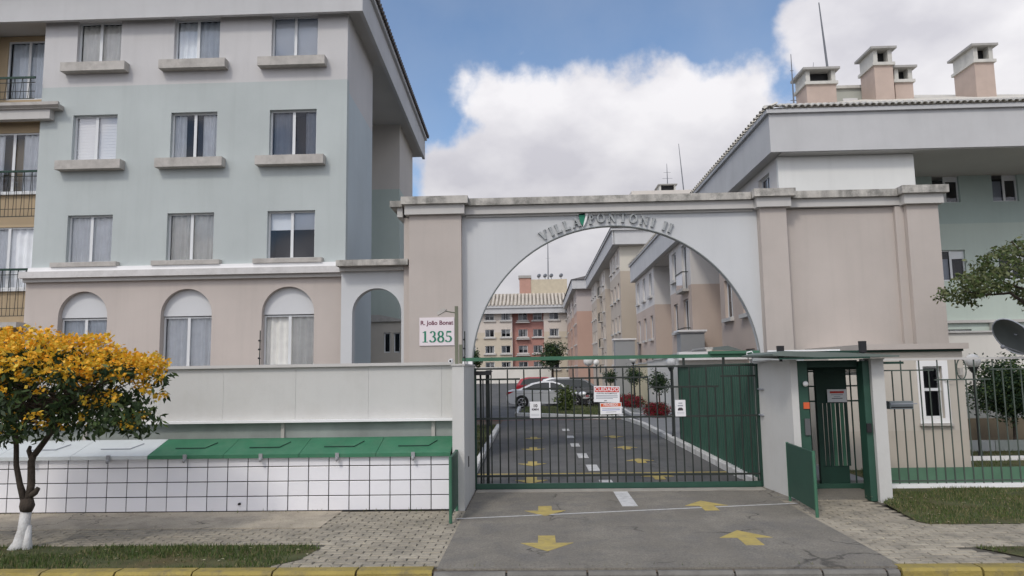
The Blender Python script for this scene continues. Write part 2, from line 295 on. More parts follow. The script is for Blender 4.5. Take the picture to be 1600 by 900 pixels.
# ------------------------------------------------------------------ geometry helpers
class MB:
    def __init__(s, loc=(0, 0, 0)): s.v = []; s.f = []; s.mi = []; s.o = Vector(loc); s.cm = 0; s.sm = False
    def add(s, vs, fs):
        n = len(s.v); s.v += [tuple(Vector(v) - s.o) for v in vs]; s.f += [tuple(i + n for i in f) for f in fs]; s.mi += [s.cm]*len(fs); return s
    def box(s, x0, x1, y0, y1, z0, z1):
        vs = [(x, y, z) for z in (z0, z1) for y in (y0, y1) for x in (x0, x1)]
        return s.add(vs, [(0,2,3,1), (4,5,7,6), (0,1,5,4), (2,6,7,3), (0,4,6,2), (1,3,7,5)])
    def prism(s, pts, fn, t0, t1):
        """pts 2D polygon; fn(u, v, t) -> 3D; solid between t0 and t1"""
        n = len(pts); vs = [fn(u, v, t0) for u, v in pts] + [fn(u, v, t1) for u, v in pts]
        tri = tessellate_polygon([[Vector((u, v, 0)) for u, v in pts]])
        fs = [tuple(t) for t in tri] + [tuple(i + n for i in reversed(t)) for t in tri]
        fs += [(i, (i+1) % n, (i+1) % n + n, i + n) for i in range(n)]
        return s.add(vs, fs)
    def panel(s, outer, holes, fn, t0, t1):
        loops = [outer] + list(holes); flat = [p for l in loops for p in l]; n = len(flat)
        tri = tessellate_polygon([[Vector((u, v, 0)) for u, v in l] for l in loops])
        vs = [fn(u, v, t0) for u, v in flat] + [fn(u, v, t1) for u, v in flat]
        fs = [tuple(t) for t in tri] + [tuple(i + n for i in reversed(t)) for t in tri]
        k = 0
        for l in loops:
            m = len(l); fs += [(k+i, k+(i+1) % m, k+(i+1) % m + n, k+i+n) for i in range(m)]; k += m
        return s.add(vs, fs)
    def tube(s, p, q, r, r2=None, n=8, caps=True):
        p, q = Vector(p), Vector(q); r2 = r if r2 is None else r2; d = q-p
        a = d.orthogonal().normalized(); b = d.normalized().cross(a)
        vs = []
        for c, rr in ((p, r), (q, r2)):
            for i in range(n):
                t = 2*math.pi*i/n; vs.append(c + (a*math.cos(t) + b*math.sin(t))*rr)
        fs = [(i, (i+1) % n, (i+1) % n + n, i+n) for i in range(n)]
        if caps: fs += [tuple(reversed(range(n))), tuple(range(n, 2*n))]
        return s.add(vs, fs)
    def path(s, pts, rads, n=8):
        pts = [Vector(p) for p in pts]; prev = None; rings = []
        for i, p in enumerate(pts):
            d = (pts[min(i+1, len(pts)-1)] - pts[max(i-1, 0)]).normalized()
            if prev is None: a = d.orthogonal().normalized()
            else: a = (prev - d*prev.dot(d)).normalized()
            prev = a; b = d.cross(a)
            rings.append([p + (a*math.cos(2*math.pi*k/n) + b*math.sin(2*math.pi*k/n))*rads[i] for k in range(n)])
        vs = [v for r_ in rings for v in r_]; fs = []
        for i in range(len(rings)-1):
            for k in range(n): fs.append((i*n+k, i*n+(k+1) % n, (i+1)*n+(k+1) % n, (i+1)*n+k))
        fs += [tuple(reversed(range(n))), tuple(range((len(rings)-1)*n, len(rings)*n))]
        return s.add(vs, fs)
    def sphere(s, c, r, n=12, m=8, sx=1, sy=1, sz=1):
        c = Vector(c); vs = [c + Vector((0, 0, r*sz))]; fs = []
        for j in range(1, m):
            for i in range(n):
                th = math.pi*j/m; ph = 2*math.pi*i/n
                vs.append(c + Vector((r*sx*math.sin(th)*math.cos(ph), r*sy*math.sin(th)*math.sin(ph), r*sz*math.cos(th))))
        vs.append(c - Vector((0, 0, r*sz))); last = len(vs)-1
        for i in range(n): fs.append((0, 1+i, 1+(i+1) % n)); fs.append((last, last-n+(i+1) % n, last-n+i))
        for j in range(m-2):
            for i in range(n): a = 1+j*n+i; b = 1+j*n+(i+1) % n; fs.append((a, a+n, b+n, b))
        return s.add(vs, fs)
    def build(s, name, mat, parent=None, smooth=None):
        me = bpy.data.meshes.new(name); me.from_pydata(s.v, [], s.f)
        mats = mat if isinstance(mat, (list, tuple)) else [mat]
        for m in mats: me.materials.append(m)
        if len(mats) > 1: me.polygons.foreach_set('material_index', s.mi)
        if not getattr(s, 'leaf', False):
            bm = bmesh.new(); bm.from_mesh(me); bmesh.ops.recalc_face_normals(bm, faces=bm.faces); bm.to_mesh(me); bm.free()
        me.update()
        if smooth if smooth is not None else s.sm: me.shade_smooth()
        return link(name, me, parent)
def link(name, me, parent=None, loc=(0, 0, 0), rot=0):
    o = bpy.data.objects.new(name, me); COL.objects.link(o); o.location = loc; o.rotation_euler = (0, 0, rot)
    if parent is not None: o.parent = parent
    return o
def tag(o, label=None, cat=None, group=None, kind=None):
    for k, v in (('label', label), ('category', cat), ('group', group), ('kind', kind)):
        if v: o[k] = v
    return o
def thing(name, label, cat, loc, group=None, rot=0):
    o = bpy.data.objects.new(name, None); COL.objects.link(o); o.location = loc; o.rotation_euler = (0, 0, rot); o.empty_display_size = .3
    return tag(o, label, cat, group)
def copy_tree(o, parent=None):
    c = o.copy(); COL.objects.link(c)
    if parent is not None: c.parent = parent
    for ch in list(o.children): copy_tree(ch, c)
    return c
def struct(name, mb, mat, parent=None):
    o = mb.build(name, mat, parent)
    if parent is None: o['kind'] = 'structure'
    return o
def rect(u0, u1, v0, v1): return [(u0, v0), (u1, v0), (u1, v1), (u0, v1)]
def archpoly(u0, u1, v0, vs, n=20):
    """opening: rectangle to the springing line vs, semicircle above"""
    c = (u0+u1)/2; r = (u1-u0)/2
    return [(u0, v0), (u1, v0)] + [(c + r*math.cos(math.pi*i/n), vs + r*math.sin(math.pi*i/n)) for i in range(0, n+1)]
def plane_fn(ox, oy, ang):
    """u along the wall, v up, t into the wall; ang = rotation of u from +X"""
    ca, sa = math.cos(ang), math.sin(ang)
    return lambda u, v, t: (ox + u*ca - t*sa, oy + u*sa + t*ca, v)

# ---- text on meshes (the built-in font)
def text_mb(body, size, fn, bold=0.0, depth=.003, align='CENTER', squeeze=1.0):
    """fn(u, v, t): text laid out in u (right), v (up); t towards the viewer is negative"""
    cu = bpy.data.curves.new('txt', 'FONT'); cu.body = body; cu.size = size; cu.align_x = align; cu.align_y = 'CENTER'
    cu.offset = bold; cu.resolution_u = 3
    ob = bpy.data.objects.new('txt', cu); me = ob.to_mesh()
    n = len(me.vertices); vs = [(v.co.x*squeeze, v.co.y) for v in me.vertices]; fs = [tuple(p.vertices) for p in me.polygons]
    mb = MB(); mb.add([fn(u, v, -depth) for u, v in vs], fs)
    ob.to_mesh_clear(); bpy.data.objects.remove(ob); bpy.data.curves.remove(cu)
    return mb

# ------------------------------------------------------------------ windows (templates shared by size)
WC = {}
def curtain_mb(w, h, y, folds, amp=.025, u0=0.0, seed=0):
    mb = MB(); rr = random.Random(seed); n = max(6, int(folds*6)); vs = []
    ph = rr.random()*6; ph2 = rr.random()*6
    for z in (0, h):
        for i in range(n+1):
            u = i/n; a = amp*math.sin(u*folds*2*math.pi + ph) + amp*.5*math.sin(u*folds*4.7 + ph2)
            vs.append((u0 + u*w + (0 if z else .01*math.sin(i)), y + a*(1.2 if z == 0 else .8), z))
    mb.add(vs, [(i, i+1, n+2+i, n+1+i) for i in range(n)]); mb.leaf = True; mb.sm = True
    return mb
def win(parent, L, ox, oy, ang, u0, u1, z0, z1, style='curtain', depth=.12, frame=.045, far=False, seed=0, name='window', leaves=2):
    """a sliding window set `depth` into a wall opening; parent Empty at L"""
    w, h = round(u1-u0, 3), round(z1-z0, 3); key = (w, h, far, leaves, frame)
    if key not in WC:
        f = MB(); t = .05
        if leaves == 2:
            f.panel(rect(0, w, 0, h), [rect(frame, w/2-frame*.4, frame, h-frame), rect(w/2+frame*.4, w-frame, frame, h-frame)], lambda u, v, y: (u, y, v), 0, t)
            if not far:
                f.box(w/2-frame*.9, w/2+frame*.9, -.012, 0, frame, h-frame)
                f.box(frame*.9, w-frame*.9, -.008, 0, 0, frame*.7)
        else:
            f.panel(rect(0, w, 0, h), [rect(frame, w-frame, frame, h-frame)], lambda u, v, y: (u, y, v), 0, t)
        fo = f.build('window', m_alu); fm = fo.data; bpy.data.objects.remove(fo)
        panes = []
        ps = [(frame, w/2-frame*.4), (w/2+frame*.4, w-frame)] if leaves == 2 else [(frame, w-frame)]
        for a, b in ps:
            p = MB(); p.add([(a, .025, frame), (b, .025, frame), (b, .025, h-frame), (a, .025, h-frame)], [(0, 1, 2, 3)])
            po = p.build('pane', m_glassS if far else m_glass); panes.append(po.data); bpy.data.objects.remove(po)
        r_ = MB(); r_.box(.0, w, .55, .56, 0, h); r_.box(0, .01, .06, .55, 0, h); r_.box(w-.01, w, .06, .55, 0, h); r_.box(0, w, .06, .55, -.01, 0); r_.box(0, w, .06, .55, h, h+.01)
        ro = r_.build('room', m_room); rm = ro.data; bpy.data.objects.remove(ro)
        WC[key] = (fm, panes, rm)
    fm, panes, rm = WC[key]
    fn = plane_fn(ox, oy, ang); p = Vector(fn(u0, z0, depth)) - Vector(L)
    o = link(name, fm, parent, p, ang)
    for pm in panes: link('pane', pm, o)
    link('interior', rm, o)
    if far:
        k = ('fc', w, h, seed % 3)
        if k not in WC:
            c = MB(); 
            if seed % 3 == 0: c.box(.05, w*.45, .1, .12, .04, h-.04)
            elif seed % 3 == 1: c.box(.04, w-.04, .1, .12, h*.45, h-.04)
            else: c.box(.04, w*.3, .1, .12, .04, h-.04); c.box(w*.7, w-.04, .1, .12, .04, h-.04)
            co = c.build('curtain', m_curt); WC[k] = co.data; bpy.data.objects.remove(co)
        link('curtain', WC[k], o); return o
    if style == 'curtain': curtain_mb(w-.06, h-.04, .11, 7, seed=seed, u0=.03).build('curtain', CURT[seed % 3], o)
    elif style == 'half':
        curtain_mb(w*.24, h-.04, .11, 2.5, seed=seed, u0=.03).build('curtain', m_curt, o)
        curtain_mb(w*.36, h-.04, .11, 3.5, seed=seed+1, u0=w*.62).build('curtain', m_curt, o)
    elif style == 'left':
        curtain_mb(w*.42, h-.04, .11, 3, seed=seed, u0=w*.04).build('curtain', m_curtD, o)
        curtain_mb(w*.25, h-.04, .11, 2, seed=seed, u0=w*.72).build('curtain', m_curtD, o)
    elif style == 'shutter':
        b = MB()
        for k in range(int(h/.045)): b.box(.03, w-.03, .075+.004*(k % 2), .085, .02+k*.045, .02+k*.045+.044)
        b.build('roller_shutter', m_shut, o)
    elif style == 'blind': MB().box(.04, w-.04, .08, .085, h*.62, h-.03).build('blind', m_blind, o)
    elif style == 'pale': MB().box(.04, w-.04, .09, .095, .03, h-.03).build('blind', m_blind, o)
    return o

# ================================================================== SETTING
g = MB(); g.add([(-700, 8.62, -.02), (700, 8.62, -.02), (700, 1500, -.02), (-700, 1500, -.02)], [(0, 1, 2, 3)]); struct('ground', g, m_soil)
g = MB(); g.add([(-700, -300, -.135), (700, -300, -.135), (700, 8.70, -.135), (-700, 8.70, -.135)], [(0, 1, 2, 3)]); struct('street', g, m_street)

# driveway: apron in front of the gate, asphalt inside
drive = MB(); drive.box(-1.62, 4.12, 14.2, 34.0, -.015, .0)
drive.box(-30, 7.4, 34.0, 140, -.015, .0)
drv = struct('driveway', drive, m_asph)
apr = MB(); apr.box(-1.22, 4.12, 8.70, 14.2, -.015, .008); struct('driveway_apron', apr, m_apron)
pm = MB(); pm.box(4.30, 6.35, 14.4, 46, -.015, .10); struct('garden_path', pm, M('path_concrete', (.235, .24, .245), var=.1, scale=1, bump=.3, bscale=80))
def arrow(x, y, s, flip):
    """painted arrow; s = size; flip False points towards the street"""
    k = -1 if not flip else 1
    pts = [(-.14, -.30), (.14, -.30), (.14, .02), (.42, .02), (0, .36), (-.42, .02), (-.14, .02)]
    pts = [(x + px*s, y + py*s*k*1.55) for px, py in pts]
    if k < 0: pts = pts[::-1]
    mb = MB(); mb.prism(pts, lambda u, v, t: (u, v, t), .004, .012); return mb.build('painted_arrow', m_yel, drv)
for y in (9.95, 12.15): arrow(.08, y, .80 if y > 11 else .84, False)
for y in (15.45, 18.1, 21.4, 24.7): arrow(-.17, y, .82, False)
for y in (10.12, 12.42): arrow(2.76, y, .84, True)
for y in (15.75, 18.4, 21.4, 24.8): arrow(2.5, y, .82, True)
for (y0, y1, x) in ((12.45, 13.95, 1.50), (14.75, 15.35, 1.35), (16.7, 17.75, 1.24), (19.1, 20.1, 1.15), (21.9, 22.8, 1.09), (24.6, 25.4, 1.05), (27.4, 28.3, 1.02)):
    MB().box(x-.13, x+.13, y0, y1, .004, .011).build('lane_dash', m_wht, drv)
MB().box(-1.5, 4.1, 16.30, 16.42, .004, .007).build('stop_line', m_yel, drv)
MB().add([(-1.3, 11.50, .0115), (4.3, 12.55, .0115), (4.3, 12.61, .0115), (-1.3, 11.56, .0115)], [(0, 1, 2, 3)]).build('thin_white_line', m_wht, drv)
MB().box(-8, 4.0, 33.4, 33.55, .004, .006).build('red_line', m_red, drv)
MB().box(-1.2, 4.2, 13.9, 14.19, .009, .02).build('gate_track', M('track_concrete', (.33, .31, .27), var=.2, scale=4), drv)

# drive kerbs, stone by stone
def kerb_run(name, pts, w, h, mat, seglen, z=0.0):
    root = None; mb0 = MB()
    total = 0; items = []
    for (a, b) in zip(pts[:-1], pts[1:]):
        a, b = Vector((*a, 0)), Vector((*b, 0)); L_ = (b-a).length; n = max(1, round(L_/seglen))
        for i in range(n): items.append((a + (b-a)*i/n, (b-a).normalized(), L_/n))
    a, d, l = items[0]
    base = MB()
    for a, d, l in items:
        nrm = Vector((-d.y, d.x, 0))
        vs = [a - nrm*w*.45 + Vector((0, 0, z-.03)), a + d*l - nrm*w*.45 + Vector((0, 0, z-.03)), a + d*l + nrm*w*.45 + Vector((0, 0, z-.03)), a + nrm*w*.45 + Vector((0, 0, z-.03))]
        base.add(vs + [v + Vector((0, 0, .03+h*.6)) for v in vs], [(0,1,2,3), (4,5,6,7), (0,1,5,4), (1,2,6,5), (2,3,7,6), (3,0,4,7)])
    root = struct(name, base, m_kerbG)
    for a, d, l in items:
        nrm = Vector((-d.y, d.x, 0)); g_ = .012; j = random.uniform(-.006, .006)
        p = MB(); c = .02
        prof = [(-w/2, z-.02), (w/2, z-.02), (w/2, z+h-c+j), (w/2-c, z+h+j), (-w/2+c, z+h+j), (-w/2, z+h-c+j)]
        p.prism(prof, lambda u, v, t, a=a, d=d, nrm=nrm: tuple(a + d*t + nrm*(u+j) + Vector((0, 0, v))), g_, l-g_)
        p.build('kerbstone', mat, root)
    return root
kerb_run('drive_kerb_left', [(-1.46, 14.5), (-1.62, 29.6)], .16, .14, m_kerbW, 1.3)
kerb_run('drive_kerb_right', [(4.22, 14.5), (4.16, 29.5), (3.75, 34.4)], .17, .15, m_kerbW, 1.3)

# front kerb along the street
items = []
def front_y(x): return 8.72 - .0*x
kb = MB(); kb.box(-14, 12, 8.64, 8.76, -.135, -.04); kerb = struct('street_kerb', kb, m_kerbG)
x = -13.2
while x < 12:
    l = random.uniform(.86, .98)
    if -1.26 < x < 4.0: mat, zt, l = m_kerbG, -.012, random.uniform(.7, 1.0)
    else: mat, zt = m_kerbY, .012
    x1 = x + l
    if x < -1.251 < x1: x1 = -1.25
    if x < 4.05 < x1: x1 = 4.05
    c = .03; j = random.uniform(-.01, .01)
    yb = 8.80 if mat is m_kerbY else 8.69
    prof = [(8.58+j, -.13), (yb+j, -.13), (yb+j, zt-.01), (yb-.01+j, zt), (8.62+j, zt), (8.585+j, zt-c)]
    p = MB(); p.prism(prof, lambda u, v, t: (t, u, v), x+.012, x1-.012); p.build('kerbstone', mat, kerb)
    x = x1

# sidewalk: bed + pavers
wk = MB(); wk.box(-14, -1.22, 8.80, 12.4, -.03, -.012); wk.box(4.12, 14, 8.80, 13.4, -.03, -.012)
walk = struct('sidewalk', wk, m_walk)
sm = MB(); sm.box(-14, -3.3, 11.02, 12.3, -.012, .003); struct('worn_path_strip', sm, m_smooth)
def in_walk(x, y):
    if x < -1.10: return (y < 12.24 and y > 8.82 and not (x < -2.95 - (9.9-y)*.35 + .0 and y < 9.93) and not (x < -3.3 and y > 11.0))
    if x > 4.0:
        if y < 8.82: return False
        edge_low = 4.55 + (y-8.8)*.9
        if y < 9.6 and x > 5.95 - (9.6-8.8)*.3 - (y-8.8)*.55: return False
        if x < 5.58: return y < 13.3 and not (x > 5.75 and y > 12.6)
        if y > 11.06: return False
        return True
    return False
pv = []
pw, pl = .125, .25; row = 0; y = 8.86
while y < 13.3:
    off = (row % 2)*pl/2
    x = -13.9 + off
    while x < 13.5:
        if in_walk(x+pl/2, y+pw/2): pv.append((x+pl/2, y+pw/2))
        x += pl
    y += pw; row += 1
pv.sort(key=lambda p: (p[1]*1.0 + (abs(p[0]-(-2.2)) if p[0] < 0 else abs(p[0]-4.9))*.6))
pmesh = []
for k in range(6):
    mb = MB(); c = .006; a, b = pl/2-.008, pw/2-.011; rr = random.Random(k)
    vs = [(-a, -b, -.03), (a, -b, -.03), (a, b, -.03), (-a, b, -.03)] + [(sx*(a), sy*(b), -.006) for sx, sy in ((-1,-1),(1,-1),(1,1),(-1,1))] + [(sx*(a-c), sy*(b-c), rr.uniform(-.002, .002)) for sx, sy in ((-1,-1),(1,-1),(1,1),(-1,1))]
    fs = [(8, 9, 10, 11)] + [(i, (i+1) % 4, 4+(i+1) % 4, 4+i) for i in range(4)] + [(4+i, 4+(i+1) % 4, 8+(i+1) % 4, 8+i) for i in range(4)]
    mb.add(vs, fs); o = mb.build('paver', m_paver); pmesh.append((o.data, vs, fs)); bpy.data.objects.remove(o)
rest = MB(); rest.leaf = True
for i, (x, y) in enumerate(pv):
    k = random.randrange(6); dz = random.uniform(-.004, .003); rz = random.uniform(-.02, .02)
    if i < 290: link('paver', pmesh[k][0], walk, (x, y, dz), rz)
    else:
        rest.add([(x + vx, y + vy, vz + dz) for vx, vy, vz in pmesh[k][1]], pmesh[k][2])
ro = rest.build('paver', m_paver, walk); ro['kind'] = 'stuff'

# lawns
def lawn(name, poly, dens, hgt, label, z=0.0, zf=None, dry=.08, base=True):
    cat = 'weeds' if name == 'weeds' else 'grass'
    zf = zf or (lambda x, y: z)
    mb = MB(); mb.leaf = True
    tri = tessellate_polygon([[Vector((*p, 0)) for p in poly]])
    if base:
        mb.add([(x, y, zf(x, y)+.004) for x, y in poly], [tuple(t) for t in tri])
    xs = [p[0] for p in poly]; ys = [p[1] for p in poly]; rr = random.Random(len(poly)*7+int(xs[0]*10))
    n = len(poly)
    def inside(x, y):
        c = False; j = n-1
        for i in range(n):
            (xi, yi), (xj, yj) = poly[i], poly[j]
            if (yi > y) != (yj > y) and x < (xj-xi)*(y-yi)/(yj-yi)+xi: c = not c
            j = i
        return c
    A = (max(xs)-min(xs))*(max(ys)-min(ys)); N_ = int(A*dens)
    for _ in range(N_):
        x = rr.uniform(min(xs), max(xs)); y = rr.uniform(min(ys), max(ys))
        if not inside(x + rr.uniform(-.04, .04), y + rr.uniform(-.04, .04)): continue
        pn = noise.noise(Vector((x*.9, y*1.6, 3)))
        if pn < -.2 and rr.random() < .8: continue
        h = hgt*rr.uniform(.4, 1.2)*(1+pn*.6); a = rr.uniform(0, 6.28); w = hgt*.13
        dx, dy = math.cos(a)*w, math.sin(a)*w; lx, ly = rr.uniform(-.5, .5)*h, rr.uniform(-.5, .5)*h; zz = zf(x, y)
        mb.cm = 2 if rr.random() < dry + max(0, -pn)*.5 else 1
        mb.add([(x-dx, y-dy, zz), (x+dx, y+dy, zz), (x+lx, y+ly, zz+h)], [(0, 1, 2)])
    o = mb.build(name, [m_grassbase, l_grass, l_grassd]); tag(o, kind='stuff'); tag(o, label, cat); return o
lawn('lawn', [(-14, 8.80), (-3.30, 8.80), (-2.98, 9.2), (-2.9, 9.75), (-3.1, 9.93), (-14, 9.95)], 1500, .055, 'strip of short grass between the yellow kerb and the left pavement', dry=.16)
lawn('lawn', [(5.9, 8.80), (14, 8.80), (14, 9.62), (5.42, 9.6)], 1500, .05, 'small corner of grass behind the yellow kerb at lower right')
vz = lambda x, y: max(0, (y-10.9)*.03)
lawn('lawn', [(5.6, 10.92), (14, 10.88), (14, 13.55), (5.95, 13.55), (5.92, 12.7), (5.62, 12.4), (5.5, 11.1)], 1300, .05, 'patchy grass verge in front of the white fence curb', zf=vz, dry=.3)
lawn('lawn', [(6.3, 13.75), (20, 13.75), (20, 19.6), (6.3, 19.6)], 260, .06, 'garden lawn behind the right fence', z=.10)
lawn('lawn', [(-3.2, 14.6), (-1.56, 14.6), (-1.72, 29.5), (-3.2, 29.5)], 300, .06, 'narrow lawn left of the drive behind the gate', z=.10)
lawn('lawn', [(-.95, 36.9), (.9, 35.5), (3.3, 33.7), (3.9, 35.0), (4.0, 46), (2.8, 46), (1.2, 43.0), (-.7, 42.9)], 120, .08, 'grass island beside the parked cars', z=.14)
lawn('lawn', [(4.7, 36), (6.4, 35.0), (7.1, 60), (5.4, 60)], 60, .1, 'grass bed along the garden wall', z=.06)
lawn('weeds', [(-13, 12.18), (-1.5, 12.2), (-1.5, 12.31), (-13, 12.31)], 90, .05, 'sparse weeds along the foot of the tiled bin store', dry=.5, base=False)
lawn('weeds', [(-13, 8.78), (12, 8.78), (12, 8.84), (-13, 8.84)], 260, .04, 'thin weeds growing in the joint behind the street kerb', dry=.5, base=False)
lawn('weeds', [(4.14, 14.2), (4.22, 14.2), (4.40, 12.82), (4.30, 12.82)], 260, .05, 'small weeds at the foot of the white wall right of the gate', dry=.6, base=False)
lawn('weeds', [(5.66, 12.6), (5.96, 12.6), (5.96, 12.68), (5.66, 12.68)], 500, .06, 'tuft of weeds at the foot of the white gate post', dry=.4, base=False)
kerb_run('island_kerb', [(-1.1, 42.9), (-1.1, 36.7), (.9, 35.2), (3.35, 33.4), (3.95, 34.6), (4.1, 46)], .18, .16, m_kerbW, 1.1)
kerb_run('flowerbed_kerb', [(6.2, 33.6), (4.55, 36.2), (4.9, 48), (5.3, 60)], .14, .12, m_kerbW, 1.5)

# ================================================================== BOUNDARY WALL + BIN STORE (left)
L = (-5.0, 13.0, 0)
w = thing('boundary_wall', 'long white rendered boundary wall above the tiled bin store', 'wall', L)
mb = MB(L); mb.box(-14, -1.44, 13.03, 13.2, 0, 2.40); mb.build('core', m_white, w)
xx = -13.6
while xx < -1.5:
    x1 = min(xx+1.32, -1.45)
    MB(L).box(xx+.0015, x1-.0015, 13.0, 13.03, 1.47, 2.40).build('panel', m_white, w); xx = x1
mb = MB(L); mb.box(-14, -1.45, 12.93, 13.24, 2.40, 2.455); mb.build('coping', m_corn, w)
mb = MB(L); mb.box(-14, -1.45, 12.86, 13.03, 1.425, 1.468); mb.build('ledge', m_ledge, w)
mb = MB(L); mb.box(-14, -1.45, 13.0, 13.03, .9, 1.425); mb.build('niche_band', m_niche, w)
for x_ in (-12.4, -8.2, -4.6, -1.9): MB(L).box(x_, x_+.06, 12.96, 13.0, .9, 1.425).build('niche_rib', m_sill, w)

L = (-5.0, 12.6, 0)
b = thing('bin_store', 'low bin store faced in white square tiles under sloping lids', 'bin store', L)
mb = MB(L); mb.box(-13.8, -1.46, 12.32, 12.98, 0, .88); mb.build('body', m_grout, b)
tw, th = .345, .243
GR = .016
tmesh = {}
def tile_at(x0, x1, z0, z1):
    key = (round(x1-x0, 3), round(z1-z0, 3))
    if key not in tmesh:
        w_, h_ = key; c = .004; p = MB()
        vs = [(0, .015, 0), (w_, .015, 0), (w_, .015, h_), (0, .015, h_), (0, .002, 0), (w_, .002, 0), (w_, .002, h_), (0, .002, h_), (c, 0, c), (w_-c, 0, c), (w_-c, 0, h_-c), (c, 0, h_-c)]
        p.add(vs, [(8, 9, 10, 11)] + [(i, (i+1) % 4, 4+(i+1) % 4, 4+i) for i in range(4)] + [(4+i, 4+(i+1) % 4, 8+(i+1) % 4, 8+i) for i in range(4)])
        o = p.build('tile', m_tile); tmesh[key] = o.data; bpy.data.objects.remove(o)
    o = link('tile', tmesh[key], b, (x0-L[0], 12.305-L[1]+random.uniform(-.002, .001), z0-L[2]))
for i in range(36):
    x1 = -1.475 - i*tw; x0 = x1 - tw + GR
    for k in range(4):
        z0 = .015 + k*th; z1 = min(z0 + th - GR, .885)
        tile_at(x0, x1, z0, z1)
seams = [-13.1, -11.85, -10.55, -9.25, -7.95, -6.62, -5.32, -4.03, -2.73, -1.475]
for i in range(len(seams)-1):
    a, c = seams[i]+.004, seams[i+1]-.004; green = seams[i] >= -6.7; mat = m_lidg if green else m_lidw
    def lf(u, v, t): return (t, u, v)
    p = MB(L); p.prism([(12.24, .905), (12.24, .945), (12.93, 1.155), (12.93, 1.115)], lf, a, c)
    p.prism([(12.24, .885), (12.24, .905), (12.27, .915), (12.27, .895)], lf, a, c)
    lid = p.build('lid', mat, b)
    p = MB(L); cx = (a+c)/2
    def on(x_, y_): return (x_, y_, .945 + (y_-12.24)*(.21/.69) + .014)
    p.path([on(cx-.30, 12.50), on(cx+.22, 12.50), on(cx+.34, 12.72)], [.008]*3, 6)
    p.build('handle', m_greenD if green else m_inkg, lid)
    p = MB(L); p.box(cx-.03, cx+.03, 12.215, 12.24, .86, .96); p.sphere((cx, 12.20, .86), .028, 8, 6, sz=1.4); p.build('latch', m_boxg, lid)
MB(L).box(-11.33, -11.28, 12.28, 12.31, .08, .14).build('drain_outlet', m_dark, b)
MB(L).tube((-5.04, 12.31, .13), (-5.04, 12.27, .13), .022).build('drain_outlet', m_dark, b)

# ================================================================== GATE WALLS
L = (-1.35, 13.2, 0)
w = thing('gate_pier', 'white wall end left of the vehicle gate beside the bin store', 'gate pier', L, group='white walls either side of the gate')
MB(L).box(-1.445, -1.245, 12.25, 14.35, -.02, 2.38).build('wall', m_white, w)
MB(L).box(-1.25, -1.235, 12.9, 12.98, .62, .80).build('gate_sensor', m_dark, w)
MB(L).box(-1.46, -1.23, 12.23, 14.37, 2.38, 2.41).build('coping', m_corn, w)
L = (4.3, 13.6, 0)
w = thing('gate_pier', 'white wall between the vehicle gate and the green pedestrian gate', 'gate pier', L, group='white walls either side of the gate')
mb = MB(L); mb.prism([(4.24, 14.45), (4.40, 12.85), (4.52, 12.85), (4.42, 14.45)], lambda u, v, t: (u, v, t), -.02, 2.40); mb.build('wall', m_white, w)
MB(L).box(4.23, 4.27, 14.05, 14.25, 1.36, 1.385).build('gate_bracket', m_inkg, w); MB(L).box(4.23, 4.27, 14.0, 14.25, 1.85, 1.87).build('gate_bracket', m_inkg, w)

# ================================================================== VEHICLE GATE
L = (1.5, 14.3, 0)
gt = thing('vehicle_gate', 'wide dark barred metal sliding gate across the driveway', 'gate', L)
x0g, x1g = -1.24, 4.24; nb = 35; sp = (x1g-x0g)/(nb-1)
for (a, c, z) in ((x0g, x1g, 2.32), (x0g, -.35, 2.115), (.62, 2.15, 2.115), (3.55, x1g, 2.115), (-.30, .55, 1.92), (2.2, 3.5, 1.92), (x0g, x1g, 1.355), (x0g, x1g, .255)):
    MB(L).box(a, c, 14.285, 14.315, z-.017, z+.017).build('rail', m_bar, gt)
for i in range(nb):
    x_ = x0g + i*sp
    if i in (0, nb-1): ztop = 2.30
    elif i % 2 == 0: ztop = 2.30
    else: ztop = 2.10 if (x_ < -.33 or .6 < x_ < 2.17 or x_ > 3.54) else 1.91
    MB(L).tube((x_, 14.30, .12), (x_, 14.30, ztop), .0135, n=6).build('bar', m_bar, gt)
MB(L).box(x0g-.02, x1g+.02, 14.27, 14.33, .015, .115).build('bottom_plate', m_green, gt)
MB(L).box(x0g-.03, x0g+.03, 14.25, 14.35, .03, 2.34).build('gate_stile', m_greenD, gt)
MB(L).box(x1g-.02, x1g+.03, 14.25, 14.35, .03, 2.34).build('gate_stile', m_greenD, gt)
mb = MB(L); mb.box(-1.26, -.92, 14.22, 14.38, 2.20, 2.28); mb.build('guide_roller_box', m_dark, gt)
mb = MB(L); mb.tube((-1.0, 14.38, .0), (-1.0, 14.38, 2.25), .03); mb.tube((-1.13, 14.36, 0), (-1.13, 14.36, 2.2), .02); mb.build('guide_post', m_bar, gt)
# beam over the gate
L = (1.5, 14.3, 2.5)
bm_ = thing('gate_beam', 'long thin green beam running above the vehicle gate', 'beam', L)
MB(L).box(-1.5, 4.4, 14.26, 14.34, 2.475, 2.545).build('beam', m_greenL, bm_)
MB(L).box(3.35, 4.3, 14.20, 14.40, 2.545, 2.60).build('motor_cover', m_greenL, bm_)
for x_ in (2.85, 3.62): MB(L).box(x_-.022, x_+.022, 14.28, 14.32, 2.31, 2.475).build('hanger', m_bar, bm_)
for x_ in (-1.48, -1.36): MB(L).box(x_, x_+.08, 14.26, 14.34, 2.36, 2.475).build('foot', m_signw, bm_)

